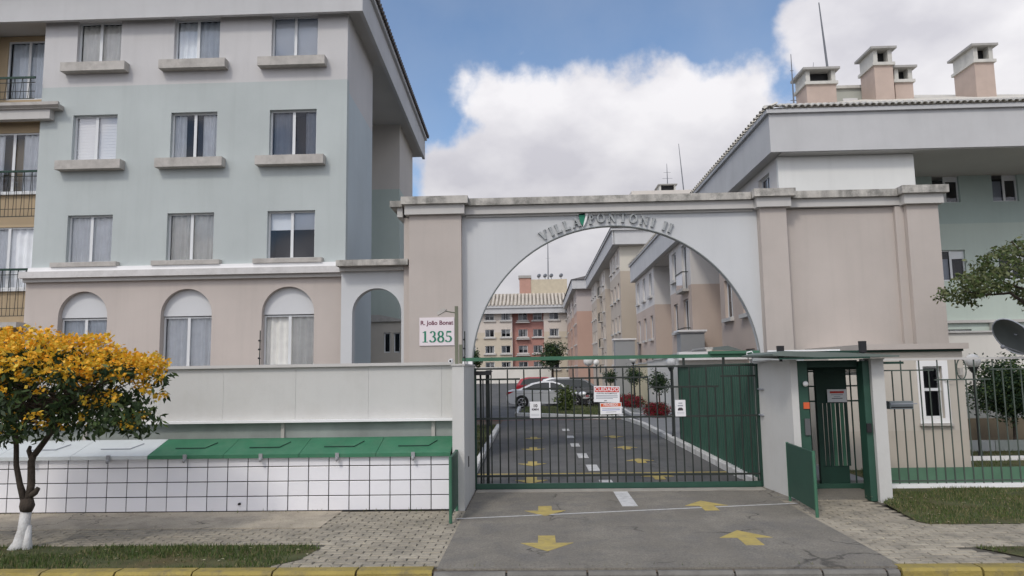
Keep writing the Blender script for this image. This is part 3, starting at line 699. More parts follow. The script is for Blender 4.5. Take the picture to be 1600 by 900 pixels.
# green sheet fence receding along the kerb
L = (4.4, 17, 0)
sf = thing('sheet_fence', 'tall green corrugated metal fence behind the gate beside the drive', 'fence', L)
for i in range(22):
    y0 = 14.42 + i*.37; xa = 4.245 + (y0-14.42)*.012
    mb = MB(L)
    pr = [(0, 0), (.06, 0), (.09, .03), (.15, .03), (.18, 0), (.24, 0), (.27, .03), (.33, .03), (.36, 0)]
    poly = [(u, v) for u, v in pr] + [(u, v+.006) for u, v in reversed(pr)]
    mb.prism(poly, lambda u, v, t, xa=xa, y0=y0: (xa+v-.03, y0+u, t), .10, 2.36 - i*.001); mb.build('sheet', m_green, sf)
MB(L).box(4.27, 4.32, 14.42, 22.6, 2.30, 2.36).build('top_rail', m_greenD, sf)
for y_ in (14.5, 17.2, 19.9, 22.5): MB(L).box(4.30, 4.36, y_, y_+.06, 0, 2.33).build('post', m_greenD, sf)

# ================================================================== SIGNS ON THE GATE
def sign(name, label, x0, x1, z0, z1, y, items, tilt=0.0, group=None, back=m_signw, cat='sign'):
    """flat board facing the street; items: list of (builder(fn) -> MB, material, name)"""
    cx, cz = (x0+x1)/2, (z0+z1)/2; t = thing(name, label, cat, (cx, y, cz), group); t.rotation_euler = (0, tilt, 0)
    MB().box(-(x1-x0)/2, (x1-x0)/2, -.004, .004, -(z1-z0)/2, (z1-z0)/2).build('board', back, t)
    fn = lambda u, v, s: (u, -.004+s, v)
    for f_, m_, n_ in items: f_(fn).build(n_, m_, t)
    return t
def bar_item(u0, u1, v0, v1, d=.0015): return lambda fn: MB().add([fn(u0, v0, -d), fn(u1, v0, -d), fn(u1, v1, -d), fn(u0, v1, -d)], [(0, 1, 2, 3)])
def txt_item(s, size, u, v, bold=0.0, sq=1.0, d=.003): return lambda fn: text_mb(s, size, lambda a, b_, t: fn(a+u, b_+v, t), bold, d, squeeze=sq)
W_, H_ = .50, .31
sign('warning_sign', 'upper white gate sign with red CUIDADO heading', 1.085, 1.585, 1.645, 1.955, 14.262, [
    (bar_item(-.235, .235, .04, .135), m_signred, 'red_band'), (txt_item('CUIDADO', .100, 0, .088, .0015), m_signw, 'lettering'),
    (txt_item('PORTÃO AUTOMÁTICO', .036, 0, .012, .0006), m_ink, 'lettering'),
    (bar_item(-.21, .21, -.035, -.022), m_inkg, 'text_line'), (bar_item(-.21, .21, -.062, -.050), m_inkg, 'text_line'), (bar_item(-.21, .12, -.088, -.077), m_inkg, 'text_line'),
    (bar_item(-.05, .0, -.135, -.12), m_ink, 'text_line')], tilt=.03)
sign('warning_sign', 'lower white gate sign with orange heading below the CUIDADO sign', 1.20, 1.615, 1.415, 1.635, 14.262, [
    (bar_item(-.195, .195, .035, .098), m_signorange, 'orange_band'), (txt_item('PROIBIDO', .062, 0, .067, .001), m_signw, 'lettering'),
    (bar_item(-.17, .17, -.005, .004), m_inkg, 'text_line'), (bar_item(-.17, .17, -.035, -.024), M('print_blue', (.15, .2, .5)), 'text_line'), (bar_item(-.10, .10, -.072, -.063), m_inkg, 'text_line')], tilt=-.02)
sign('notice', 'small white speed notice hung on the left half of the gate', -.165, .045, 1.36, 1.675, 14.262, [
    (txt_item('10', .085, 0, .075, .003), m_ink, 'lettering'), (txt_item('KM/H', .055, 0, .005, .002), m_ink, 'lettering'),
    (bar_item(-.08, .08, -.09, -.085), m_inkg, 'text_line'), (bar_item(-.08, .08, -.115, -.110), m_inkg, 'text_line')], group='small white notices on the gate')
def carglyph(fn): return MB().add([fn(u, v, -.0015) for u, v in ((-.05, -.045), (.05, -.045), (.05, -.015), (.028, .01), (-.028, .01), (-.05, -.015))], [(0, 1, 2, 3, 4, 5)])
sign('notice', 'small white notice with a car symbol at the right end of the gate', 2.645, 2.845, 1.355, 1.67, 14.262, [
    (bar_item(-.035, .04, .085, .105), m_inkg, 'text_line'), (bar_item(-.05, .05, .035, .06), m_inkg, 'text_line'), (carglyph, m_ink, 'car_symbol'),
    (bar_item(-.07, .07, -.085, -.08), m_inkg, 'text_line'), (bar_item(-.07, .07, -.11, -.105), m_inkg, 'text_line')], group='small white notices on the gate')

# ================================================================== PEDESTRIAN GATE, CANOPY, POSTS
L = (5.1, 13.4, 0)
pg = thing('pedestrian_gate', 'dark green pedestrian entrance cage under the flat canopy', 'gate', L)
mb = MB(L); mb.box(4.53, 4.70, 12.88, 12.95, 0, 2.38); mb.box(4.53, 4.57, 12.95, 14.3, 0, 2.38); mb.build('left_jamb', m_green, pg)
MB(L).box(5.59, 5.70, 12.74, 12.98, 0, 2.36).build('right_jamb', m_green, pg)
MB(L).box(4.58, 5.575, 12.90, 12.94, 2.26, 2.38).build('lintel', m_greenD, pg)
MB(L).box(4.57, 6.4, 12.95, 14.3, 2.30, 2.34).build('ceiling', m_greenD, pg)
lf = MB(L).box(5.26, 5.84, 14.04, 14.08, 1.58, 2.2).build('door_leaf', m_greenD, pg)
MB(L).box(5.26, 5.80, 14.04, 14.08, .10, .42).build('kick_panel', m_greenD, lf)
for k in range(7):
    MB(L).box(5.30+k*.078, 5.36+k*.078, 14.02, 14.04, .42, 1.58).build('louvre', m_greenL if k in (3, 5) else m_greenD, lf)
MB(L).box(5.255, 5.30, 14.0, 14.1, .1, 2.2).build('door_stile', m_greenD, lf)
MB(L).box(4.57, 6.4, 14.0, 14.08, 0, .10).build('threshold_rail', m_green, pg)
for x_ in (4.72, 4.86, 5.0, 5.13, 5.92, 6.06, 6.2, 6.32): MB(L).tube((x_, 14.05, .08), (x_, 14.05, 2.2), .014, n=6).build('bar', m_greenD, pg)
for z in (1.62, 1.90, 2.18): MB(L).box(5.845, 6.4, 14.035, 14.065, z-.014, z+.014).build('rail', m_greenD, pg); MB(L).box(4.57, 5.25, 14.035, 14.065, z-.014, z+.014).build('rail', m_greenD, pg)
MB(L).box(4.57, 6.4, 14.02, 14.10, 2.20, 2.299).build('header', m_greenD, pg)
MB(L).box(5.10, 5.20, 14.3, 14.42, .05, 2.2).build('white_inner_post', m_white, pg)
MB(L).box(5.83, 6.2, 14.10, 14.16, 2.10, 2.16).build('white_lintel', m_ledge, pg)
MB(L).box(4.60, 4.69, 12.85, 12.88, 1.10, 1.38).build('intercom', m_cargrey, pg)
MB(L).box(4.60, 4.70, 12.86, 12.88, 1.55, 1.66).build('orange_plate', m_signorange, pg)
MB(L).box(5.58, 5.66, 12.69, 12.72, 1.15, 1.30).build('lock_box', m_dark, pg)
mb = MB(L); mb.sphere((4.64, 12.82, 1.98), .048, 12, 8); mb.build('globe_light', m_globe, pg, True)
MB(L).box(4.5, 5.55, 15.35, 15.45, 0, 2.5).build('vestibule_wall', m_gwallg, pg)
MB(L).box(4.12, 5.95, 12.9, 15.3, -.01, .012).build('vestibule_floor', m_apron, pg)
L = (5.0, 12.9, 2.4)
cn = thing('canopy', 'flat greenish sheet canopy over the pedestrian entrance', 'canopy', L)
mb = MB(L); mb.prism([(3.95, 2.50), (4.15, 2.545), (5.2, 2.50), (6.04, 2.445), (6.04, 2.42), (4.7, 2.43), (3.95, 2.47)], lambda u, v, t: (u, t, v), 12.35, 14.2); mb.build('sheet', m_can, cn)
MB(L).box(4.05, 5.55, 12.33, 12.36, 2.40, 2.43).build('edge_trim', m_greenD, cn)
MB(L).box(4.05, 5.3, 12.9, 12.94, 2.545, 2.57).build('white_flashing', m_ledge, cn)
L = (5.8, 12.7, 0)
ps = thing('gate_post', 'white square post between the pedestrian gate and the barred fence', 'post', L)
MB(L).box(5.705, 5.915, 12.66, 12.90, -.02, 2.38).build('shaft', m_white, ps)
MB(L).box(5.69, 5.93, 12.645, 12.915, 2.38, 2.40).build('cap', m_corn, ps)
for x_, y_, z_, lab in ((4.20, 12.7, 2.44, 'black sensor on a bracket at the end of the gate beam'), (5.60, 12.7, 2.50, 'black sensor standing on the canopy by the white post')):
    sn_ = thing('motion_sensor', lab, 'sensor', (x_, y_, z_), 'black beam sensors above the entrance'); Ls = (x_, y_, z_)
    MB(Ls).prism([(-.05, .02), (-.035, .0), (.035, .0), (.05, .02), (.055, .20), (-.055, .20)], lambda u, v, t: (x_+u, y_+t, z_+v), -.04, .04).build('housing', m_dark, sn_)
    MB(Ls).box(x_-.02, x_+.02, y_-.02, y_+.02, z_-.07, z_).build('bracket', m_dark, sn_)
sign('warning_sign', 'small white sign with red heading on the pedestrian door', 5.46, 5.82, 1.60, 1.84, 14.01, [
    (bar_item(-.13, .13, .045, .085), m_signred, 'red_band'), (bar_item(-.11, .11, .012, .024), m_inkg, 'text_line'), (bar_item(-.06, .06, -.02, -.01), m_inkg, 'text_line'), (bar_item(-.1, .1, -.055, -.043), m_ink, 'text_line')])
# low green panels flanking the apron
def guard_panel(label, pts, z0, z1, footx):
    (ax, ay), (bx, by) = pts; L = (ax, ay, 0); t = thing('guard_panel', label, 'panel', L, 'low green panels beside the apron')
    d = Vector((bx-ax, by-ay, 0)).normalized(); n_ = Vector((-d.y, d.x, 0))*.02
    mb = MB(L); vs = [(ax-n_.x, ay-n_.y), (bx-n_.x, by-n_.y), (bx+n_.x, by+n_.y), (ax+n_.x, ay+n_.y)]
    mb.prism(vs, lambda u, v, s: (u, v, s), z0, z1); mb.build('sheet', m_green, t)
    MB(L).tube((bx, by, 0), (bx, by, z1+.015), .025).build('frame_tube', m_greenL, t); MB(L).tube((ax, ay, 0), (ax, ay, z1+.01), .025).build('frame_tube', m_greenL, t)
    return t
guard_panel('low green metal panel beside the pedestrian entrance', [(4.27, 12.84), (4.20, 11.45)], .10, .98, 0)
guard_panel('low narrow green metal panel beside the tiled bin store', [(-1.375, 12.22), (-1.36, 11.25)], .12, .98, 0)

# ================================================================== RIGHT FENCE
L = (9.0, 13.6, 0)
fc = thing('barred_fence', 'thin barred metal fence on a white curb right of the entrance', 'fence', L)
MB(L).box(5.95, 14, 13.52, 13.70, 0, .15).build('curb', m_ledge, fc)
MB(L).box(5.95, 14, 13.68, 13.70, .15, .42).build('green_kickboard', M('kickboard_green', (.10, .20, .13), rough=.6, var=.2, scale=2), fc)
MB(L).box(5.93, 14, 13.57, 13.63, 2.36, 2.40).build('top_rail', m_corn, fc)
def rails(a, c, z): MB(L).box(a, c, 13.585, 13.615, z-.012, z+.012).build('rail', m_fbar, fc)
for (a, c, z) in ((5.95, 7.25, 2.18), (7.25, 8.25, 2.0), (8.25, 9.6, 2.18), (9.6, 10.6, 2.0), (10.6, 14, 2.18), (5.95, 14, .20)): rails(a, c, z)
k = 0; x_ = 6.0
while x_ < 13.9:
    zt = 2.36 if k % 2 == 0 else (2.18 if (x_ < 7.25 or 8.25 < x_ < 9.6 or x_ > 10.6) else 2.0)
    MB(L).tube((x_, 13.6, .15), (x_, 13.6, zt), .0125, n=6).build('bar', m_fbar, fc); x_ += .165; k += 1
for cx in (7.75, 10.1):
    mb = MB(L); pts = [(cx+.085*math.sin(t), 13.6, 2.19+.185*math.cos(t)) for t in [i*math.pi/10 for i in range(21)]]; mb.path(pts, [.011]*21, 6); mb.build('oval_ring', m_fbar, fc)
L = (6.3, 13.5, 1.55)
lb = thing('letter_box', 'grey metal letter box fixed to the right fence near the post', 'letter box', L)
MB(L).box(6.32, 6.74, 13.40, 13.58, 1.49, 1.63).build('body', M('steel_grey', (.23, .26, .27), rough=.4, metallic=.5), lb)
MB(L).box(6.33, 6.80, 13.38, 13.40, 1.575, 1.595).build('slot_flap', m_inkg, lb)
MB(L).box(6.34, 6.72, 13.385, 13.40, 1.515, 1.535).build('slot_flap', m_dark, lb)

# guardhouse
L = (7.9, 16.5, 0)
gh = thing('guardhouse', 'small beige guardhouse with a narrow window behind the right fence', 'guardhouse', L)
fn = plane_fn(6.2, 15.72, 0)
MB(L).panel(rect(0, 2.80, -.02, 2.55), [rect(1.94, 2.34, 1.15, 2.24)], fn, 0, .2).build('front_wall', m_guard, gh)
MB(L).box(6.2, 6.4, 15.93, 19, -.02, 2.55).build('side_wall', m_guard, gh); MB(L).box(8.80, 9.0, 15.93, 19, -.02, 2.55).build('side_wall', m_guard, gh)
MB(L).box(6.9, 9.06, 15.56, 19.2, 2.60, 2.72).build('roof_slab', m_pil, gh); MB(L).box(6.2, 9.0, 15.66, 19.0, 2.551, 2.599).build('slab_shadow_strip', m_greenD, gh)  # dark strip below the slab stands in for its shadow line
MB(L).panel(rect(1.82, 2.46, 1.05, 2.36), [rect(1.94, 2.34, 1.15, 2.24)], fn, -.03, 0).build('window_surround', m_ledge, gh)
win(gh, L, 6.2, 15.72, 0, 1.94, 2.34, 1.15, 2.24, 'none', depth=.08, leaves=1)
MB(L).box(8.14, 8.54, 15.78, 15.83, 1.72, 1.78).build('window_transom', m_alu, gh)
MB(L).box(8.00, 8.68, 15.64, 15.72, 1.0, 1.045).build('window_sill', m_sill, gh)
mb = MB(L); mb.box(8.86, 8.92, 15.60, 15.72, 2.05, 2.20); mb.path([(8.88, 15.65, 2.1), (8.8, 15.62, 1.95), (8.6, 15.66, 1.92), (8.45, 15.68, 2.0)], [.008]*4, 6); mb.build('wall_light', m_sill, gh)

# walls behind the garden on the right
L = (14, 21, 0)
gw = thing('garden_wall', 'tall pale garden wall with a brown base behind the round trees', 'wall', L)
MB(L).box(10.2, 26, 21.0, 21.2, .75, 3.15).build('wall', m_gwall, gw); MB(L).box(9.2, 26, 20.95, 21.2, 0, .75).build('brown_base', m_brownbase, gw)
MB(L).box(10.2, 26, 20.98, 21.0, .76, 1.5).build('grey_dado', m_gwallg, gw)
MB(L).box(9.15, 10.3, 20.9, 21.25, .76, 3.0).build('end_pier', m_gwall, gw)
MB(L).box(10.1, 26, 20.93, 21.27, 3.15, 3.2).build('coping', m_corn, gw)
L = (11.5, 19.7, 0)
pb = thing('planter_box', 'low pale planter curb on the garden lawn', 'planter', L)
for i in range(7): MB(L).box(9.4+i*1.0, 10.38+i*1.0, 18.8, 18.95, .08, .36).build('block', m_gwallg if i % 2 else m_niche, pb)
MB(L).box(9.4, 12.4, 17.0, 17.06, .08, .20).build('white_edging', m_ledge, pb)

# ================================================================== ENTRANCE ARCH
AY = 19.0; L = (2.0, AY, 0)
ar = thing('entrance_arch', 'big pale entrance arch lettered VILLA PONTONI II between beige pilasters', 'arch', L)
fn = plane_fn(0, AY, 0)
n = 48; cx, R_, vs_ = 2.03, 3.73, 2.32
opening = [(cx-R_, 0), (cx+R_, 0)] + [(cx + R_*math.cos(math.pi*i/n), vs_ + R_*math.sin(math.pi*i/n)) for i in range(n+1)]
outer = [(-1.95, 0), (cx-R_, 0)] + [(cx + R_*math.cos(math.pi*(n-i)/n), vs_ + R_*math.sin(math.pi*(n-i)/n)) for i in range(n+1)] + [(cx+R_, 0), (5.86, 0), (5.86, 6.42), (-1.95, 6.42)]
MB(L).prism(outer, fn, 0, .16).build('arch_wall', m_arch, ar)
# thin raised rim round the opening
ri = [(cx + (R_-.0)*math.cos(math.pi*i/n), vs_ + (R_)*math.sin(math.pi*i/n)) for i in range(n+1)]; ro_ = [(cx + (R_+.022)*math.cos(math.pi*i/n), vs_ + (R_+.022)*math.sin(math.pi*i/n)) for i in range(n+1)]
MB(L).prism(ri + ro_[::-1], fn, -.015, 0).build('arch_rim', M('rim_grey', (.20, .22, .22)), ar)
def pilaster(x0, x1, wide=.0, left=False, right=False):
    MB(L).box(x0, x1, AY-.28, AY+.45, 0, 6.40).build('pilaster', m_pil, ar)
    # base slab of the capital, then moulding
    MB(L).box(x0-.10, x1+.10, AY-.40, AY+.55, 6.40, 6.66).build('capital', m_corn, ar)
    MB(L).box(x0-.18, x1+.20, AY-.50, AY+.62, 6.66, 6.86).build('capital_slab', m_cop, ar)
pilaster(-3.33, -1.95); pilaster(5.86, 6.54); pilaster(9.62, 10.42)
MB(L).box(-3.50, -3.33, AY-.08, AY+.6, 0, 6.38).build('return_pier', m_pil, ar)
MB(L).box(-3.66, -3.515, AY-.2, AY+.7, 6.38, 6.64).build('capital', m_corn, ar); MB(L).box(-3.84, -3.515, AY-.3, AY+.75, 6.64, 6.80).build('capital_slab', m_cop, ar)
MB(L).box(6.54, 9.62, AY, AY+.35, 0, 6.40).build('screen_wall', m_pil, ar)
MB(L).box(9.40, 9.617, AY-.12, AY, 0, 6.40).build('return_pier', m_pil, ar)
for (a, c) in ((-1.745, 5.66), (6.745, 9.43)):
    MB(L).box(a-.10, c+.10, AY-.16, AY+.45, 6.42, 6.64).build('cornice', m_corn, ar)
    MB(L).box(a, c, AY-.26, AY+.52, 6.643, 6.83).build('cornice_slab', m_cop, ar)
MB(L).box(-1.84, 5.75, AY-.06, AY, 6.36, 6.418).build('cornice_bead', m_corn, ar)
# lettering
def serif_strokes(ch):
    """strokes in a 1-high box: list of quads (centre lines with widths)"""
    T, t = .20, .09; q = []
    def st(x0, y0, x1, y1, w):
        d = Vector((x1-x0, y1-y0)); l = d.length; nx, ny = -d.y/l*w/2, d.x/l*w/2; q.append([(x0-nx, y0-ny), (x1-nx, y1-ny), (x1+nx, y1+ny), (x0+nx, y0+ny)])
    def serif(x, y, w=.34): q.append([(x-w/2, y), (x+w/2, y), (x+w/2, y+.07), (x-w/2, y+.07)])
    if ch == 'V': st(.12, 1, .42, 0, T); st(.74, 1, .46, 0, t); serif(.12, .93); serif(.76, .93, .26); wd = .88
    elif ch == 'I': st(.2, 0, .2, 1, T); serif(.2, 0); serif(.2, .93); wd = .4
    elif ch == 'L': st(.2, 0, .2, 1, T); serif(.2, .93); st(.03, .045, .66, .045, t); st(.64, 0, .64, .26, .08); wd = .7
    elif ch == 'A': st(.14, 0, .42, 1, t); st(.46, 1, .74, 0, T); st(.24, .35, .64, .35, .08); serif(.13, 0, .26); serif(.76, 0); wd = .9
    elif ch == 'P':
        st(.2, 0, .2, 1, T); serif(.2, 0); serif(.15, .93, .25)
        pts = [(.2 + .36*math.sin(a), .72 + .24*math.cos(a)) for a in [i*math.pi/8 for i in range(9)]]
        for (a, b_) in zip(pts[:-1], pts[1:]): st(a[0], a[1], b_[0], b_[1], .12)
        wd = .66
    elif ch == 'O':
        pts = [(.44 + .35*math.sin(a), .5 + .45*math.cos(a)) for a in [i*math.pi/10 for i in range(21)]]
        for i, (a, b_) in enumerate(zip(pts[:-1], pts[1:])): st(a[0], a[1], b_[0], b_[1], .09 + .10*abs(math.sin((i+.5)*math.pi/10)))
        wd = .9
    elif ch == 'N': st(.18, 0, .18, 1, t); st(.80, 0, .80, 1, t); st(.18, 1, .80, 0, T); serif(.18, 0, .26); serif(.80, .93, .26); serif(.12, .93, .25); wd = .98
    elif ch == 'T': st(.4, 0, .4, 1, T); serif(.4, 0); st(.03, .955, .77, .955, t); st(.06, 1, .06, .74, .07); st(.74, 1, .74, .74, .07); wd = .82
    else: wd = .4
    return q, wd
txt = 'VILLA PONTONI II'; hgt = .245; rad = R_ + .10
tot = sum(serif_strokes(c)[1] for c in txt)*hgt + .057*(len(txt)-1)
ang = math.pi/2 + tot/rad/2 + .042
lets = []
for ch in txt:
    q, wd = serif_strokes(ch); wl = wd*hgt; am = ang - wl/2/rad
    if ch != ' ':
        mb = MB(L); bx, by = cx + rad*math.cos(am), vs_ + rad*math.sin(am); ux, uy = math.sin(am), -math.cos(am)
        for k, poly in enumerate(q):
            P = [(bx + (px-wd/2)*hgt*ux - py*hgt*uy, by + (px-wd/2)*hgt*uy + py*hgt*ux) for px, py in poly]
            mb.prism(P, fn, -.07 - .001*k, -.012)
        o = mb.build('letter', m_letter, ar); lets.append((ch, am))
    ang -= (wl + .057)/rad
am = (lets[4][1] + lets[5][1])/2 + .005; bx, by = cx + rad*math.cos(am), vs_ + rad*math.sin(am)
MB(L).prism([(bx-.13, by+.31), (bx+.04, by+.33), (bx+.02, by+.08), (bx-.04, by-.01), (bx-.10, by+.11)], fn, -.06, -.01).build('emblem_green', m_inkgr, ar)
MB(L).prism([(bx+.07, by+.33), (bx+.13, by+.33), (bx+.06, by+.08), (bx-.02, by-.05), (bx-.01, by+.02)], fn, -.065, -.01).build('emblem_white', m_ledge, ar)

# street number sign
def digit_mb(ch, ox):
    def f_(fn):
        mb = MB(); T, t = .17, .07; h_ = .29; k = [0]
        def quad(P): k[0] += 1; mb.add([fn(ox+px*h_, -.28+py*h_, -.004-.0002*k[0]) for px, py in P], [(0, 1, 2, 3)])
        def st(x0, y0, x1, y1, w):
            d = Vector((x1-x0, y1-y0)); l = d.length; nx, ny = -d.y/l*w/2, d.x/l*w/2; quad([(x0-nx, y0-ny), (x1-nx, y1-ny), (x1+nx, y1+ny), (x0+nx, y0+ny)])
        def arc(cx, cy, rx, ry, a0, a1, n=12):
            P = [(cx+rx*math.sin(R(a0+(a1-a0)*i/n)), cy+ry*math.cos(R(a0+(a1-a0)*i/n))) for i in range(n+1)]
            for i, (p, q) in enumerate(zip(P[:-1], P[1:])): st(p[0], p[1], q[0], q[1], t + (T-t)*abs(math.sin(R(a0+(a1-a0)*(i+.5)/n))))
        if ch == '1': st(.3, 0, .3, 1, T); st(.06, .03, .54, .03, .06); st(.08, .86, .3, .97, .07)
        elif ch == '3': arc(.26, .74, .2, .23, -70, 180); arc(.24, .27, .26, .24, 0, 250)
        elif ch == '8': arc(.3, .74, .2, .23, 0, 360, 18); arc(.3, .26, .24, .24, 0, 360, 18)
        elif ch == '5': st(.12, .92, .52, .92, .15); st(.13, .95, .10, .52, .07); arc(.24, .29, .27, .26, -30, 245, 14)
        return mb
    return f_
sign('house_number_sign', 'white sign reading R. João Bonat 1385 on the left arch pilaster', -3.05, -2.14, 2.95, 3.68, AY-.30, [
    (txt_item('R. João Bonat', .155, 0, .22, .004), m_inkmar, 'street_name'), (digit_mb('1', -.39), m_inkgr, 'digit'), (digit_mb('3', -.185), m_inkgr, 'digit'), (digit_mb('8', .015), m_inkgr, 'digit'), (digit_mb('5', .225), m_inkgr, 'digit')], back=m_signpink)

# wing wall with small arch between building and entrance arch
L = (-4.2, 19.1, 0)
ww = thing('wing_wall', 'short pale wall with a tall arched opening beside the left building', 'wall', L)
fn = plane_fn(0, 19.1, 0)
MB(L).panel(rect(-5.22, -3.505, 0, 4.98), [archpoly(-4.92, -3.60, 1.2, 3.86, 24)], fn, 0, .3).build('wall', m_arch, ww)
MB(L).box(-5.24, -3.51, 18.94, 19.5, 4.98, 5.08).build('cornice', m_corn, ww); MB(L).box(-5.26, -3.36, 18.68, 19.55, 5.083, 5.24).build('cornice_slab', m_cop, ww)

# ================================================================== LEFT APARTMENT BUILDING
FY = 19.7; L = (-10, FY, 0)
lb_ = thing('apartment_building', 'four storey sage green and beige apartment block filling the left', 'building', L)
fn = plane_fn(0, FY, 0)
wx = [(-13.23, -11.93), (-10.36, -9.02), (-7.5, -6.15)]
sty = [['curtain', 'curtain', 'blind'], ['shutter', 'half', 'left'], ['curtain', 'curtain', 'pale']]
rows = [(5.47, 6.83), (8.38, 9.77), (11.27, 12.60)]
holes = [rect(a, c, z0, z1) for (a, c) in wx for (z0, z1) in rows]
MB(L).panel(rect(-14.2, -5.28, 5.1, 12.9), holes, fn, 0, .22).build('front_wall', m_L1, lb_)
gx = [(-13.33, -11.93), (-10.42, -8.98), (-7.58, -6.12)]
gh_ = [archpoly(a, c, 2.45, 3.95, 20) for a, c in gx]
MB(L).panel(rect(-14.3, -5.22, 0, 4.92), gh_, fn, -.04, .26).build('ground_floor_wall', m_L1low, lb_)
for r_, (z0, z1) in enumerate(rows):
    for c_, (a, c) in enumerate(wx):
        win(lb_, L, 0, FY, 0, a, c, z0, z1, sty[r_][c_], depth=.12, seed=r_*5+c_)
        if r_ == 0: MB(L).box(a-.32, c+.26, FY-.19, FY, 5.335, 5.46).build('sill', m_sill, lb_)
        else: MB(L).box(a-.30, c+.28, FY-.26, FY, z0-.27, z0-.01).build('sill', m_sill, lb_)
for i, (a, c) in enumerate(gx):
    win(lb_, L, 0, FY, 0, a+.004, c-.004, 2.47, 3.90, 'curtain', depth=.17, seed=20+i)
    mb = MB(L); mb.prism([p for p in archpoly(a+.005, c-.005, 3.92, 3.951, 20)], fn, .12, .2); mb.build('lunette', m_fan, lb_)
MB(L).box(-14.32, -5.20, FY-.16, FY-.04, 4.92, 5.02).build('string_course', m_corn, lb_)
MB(L).box(-14.36, -5.20, FY-.28, FY, 5.023, 5.20).build('string_course', m_trim, lb_)
MB(L).box(-14.2, -5.24, FY-.14, FY, 5.20, 5.332).build('string_course', m_ledge, lb_)
# side, slightly out of square, with projecting bays
def sx(y, off=0): return -5.28 - (y-19.7)*.034 + off
MB(L).prism([(-5.5, FY+.22), (-5.28, FY+.22), (sx(23.4), 23.4), (-7.2, 23.4), (-7.2, 23.2), (-5.6, 23.2)], lambda u, v, t: (u, v, t), 0, 12.62).build('side_bay', m_L1side, lb_)
MB(L).box(-7.3, -7.2, 23.4, 29.3, 0, 12.6).build('recess_wall', m_L1side, lb_)
MB(L).prism([(-8.0, 29.3), (sx(29.3), 29.3), (sx(33.2), 33.2), (-8.0, 33.2)], lambda u, v, t: (u, v, t), 0, 12.62).build('rear_bay', m_L1back, lb_)
MB(L).box(-16.4, -16.2, FY, 33, 0, 12.7).build('far_side_wall', m_L1, lb_); MB(L).box(-16.2, -8.0, 33, 33.2, 0, 12.7).build('back_wall', m_L1, lb_)
for i in range(4): 
    z0 = 2.4+i*2.9
    MB(L).box(-7.2, -5.5, 24.2, 24.3, z0+0, z0+.02).build('ledge', m_sill, lb_) if False else None
# soffit, fascia and roof
P0, P1 = (-4.78, FY-.55), (sx(34.0, .5), 34.0)
def ring(off0, z0, z1, name, mat, t=.12):
    a = (-4.78+off0, FY-.32-off0); c = (P1[0]+off0, 34.0)
    mb = MB(L); mb.prism([(-20, a[1]), a, c, (c[0]-t, c[1]), (a[0]-t, a[1]+t), (-20, a[1]+t)], lambda u, v, s: (u, v, s), z0, z1); return mb.build(name, mat, lb_)
MB(L).prism([(-20, FY-.31), (-4.79, FY-.31), (P1[0]-.01, 34), (-20, 34)], lambda u, v, t: (u, v, t), 12.62, 12.68).build('soffit', m_sofw, lb_)
ring(0, 12.50, 13.42, 'fascia', m_fascia); ring(.10, 13.421, 13.60, 'fascia_moulding', m_fascia)
rf = MB(L); rf.add([(-20, FY-.7, 13.62), (-4.60, FY-.7, 13.62), (P1[0]+.15, 34.1, 13.62), (-20, 34.1, 13.62), (-11, 26, 15.4)], [(0, 1, 4), (1, 2, 4), (2, 3, 4), (3, 0, 4)])
roof = rf.build('roof', m_tiledark, lb_)
i = 0; y_ = FY-.6
while y_ < 34:
    t = (y_-FY+.55)/(34-FY+.55); xx = -4.78 + (P1[0]+4.78)*t + .13
    mb = MB(L); mb.tube((xx+.06, y_, 13.61), (xx-1.0, y_, 13.82), .085, .08, n=8); mb.build('tile', m_tiledark, roof); y_ += .24
# ---- balcony recess at far left (ochre), part of the same block
fo = plane_fn(0, 20.5, 0)
doors = [(10.6, 12.45), (7.25, 9.40), (4.45, 6.55)]
MB(L).panel(rect(-16.2, -14.2, 0, 12.6), [rect(-15.9, -14.55, a, c) for a, c in doors[:1]] , fo, 0, .15).build('recess_wall', m_ochre, lb_)
win(lb_, L, 0, 20.5, 0, -15.9, -14.55, 10.6, 12.45, 'curtain', depth=.03, seed=41, name='sliding_door')
MB(L).box(-14.24, -14.2, FY+.22, 20.5, 0, 12.6).build('recess_reveal', m_ochre, lb_)
fo = plane_fn(0, 19.95, 0)
MB(L).panel(rect(-16.2, -14.24, 0, 9.68), [rect(-15.9, -14.34, 7.6, 9.38), rect(-15.9, -14.30, 4.8, 6.58), rect(-16, -14.5, 1.2, 3.55)], fo, 0, .12).build('balcony_wall', m_ochre, lb_)
for k, (a, c, s_) in enumerate(((7.6, 9.38, 'half'), (4.8, 6.58, 'curtain'))):
    win(lb_, L, 0, 19.95, 0, -15.9, -14.34 if k == 0 else -14.30, a, c, s_, depth=.04, seed=50+k, name='sliding_door')
win(lb_, L, 0, 19.95, 0, -16, -14.5, 1.2, 3.55, 'none', depth=.04, name='sliding_door')
mb = MB(L); mb.box(-16.5, -13.52, 19.42, 20.4, 9.90, 10.04); mb.build('balcony_slab', m_sill, lb_)
mb = MB(L); mb.prism([(19.42, 9.92), (19.34, 9.98), (19.34, 10.07), (19.42, 10.05)], lambda u, v, t: (t, u, v), -16.5, -13.46); mb.build('balcony_lip', m_sill, lb_)
MB(L).box(-16.5, -13.78, 19.48, 19.69, 9.62, 9.90).build('balcony_beam', m_corn, lb_)
MB(L).box(-16.5, -14.25, 19.3, 19.95, 3.66, 3.80).build('balcony_slab', m_sill, lb_)
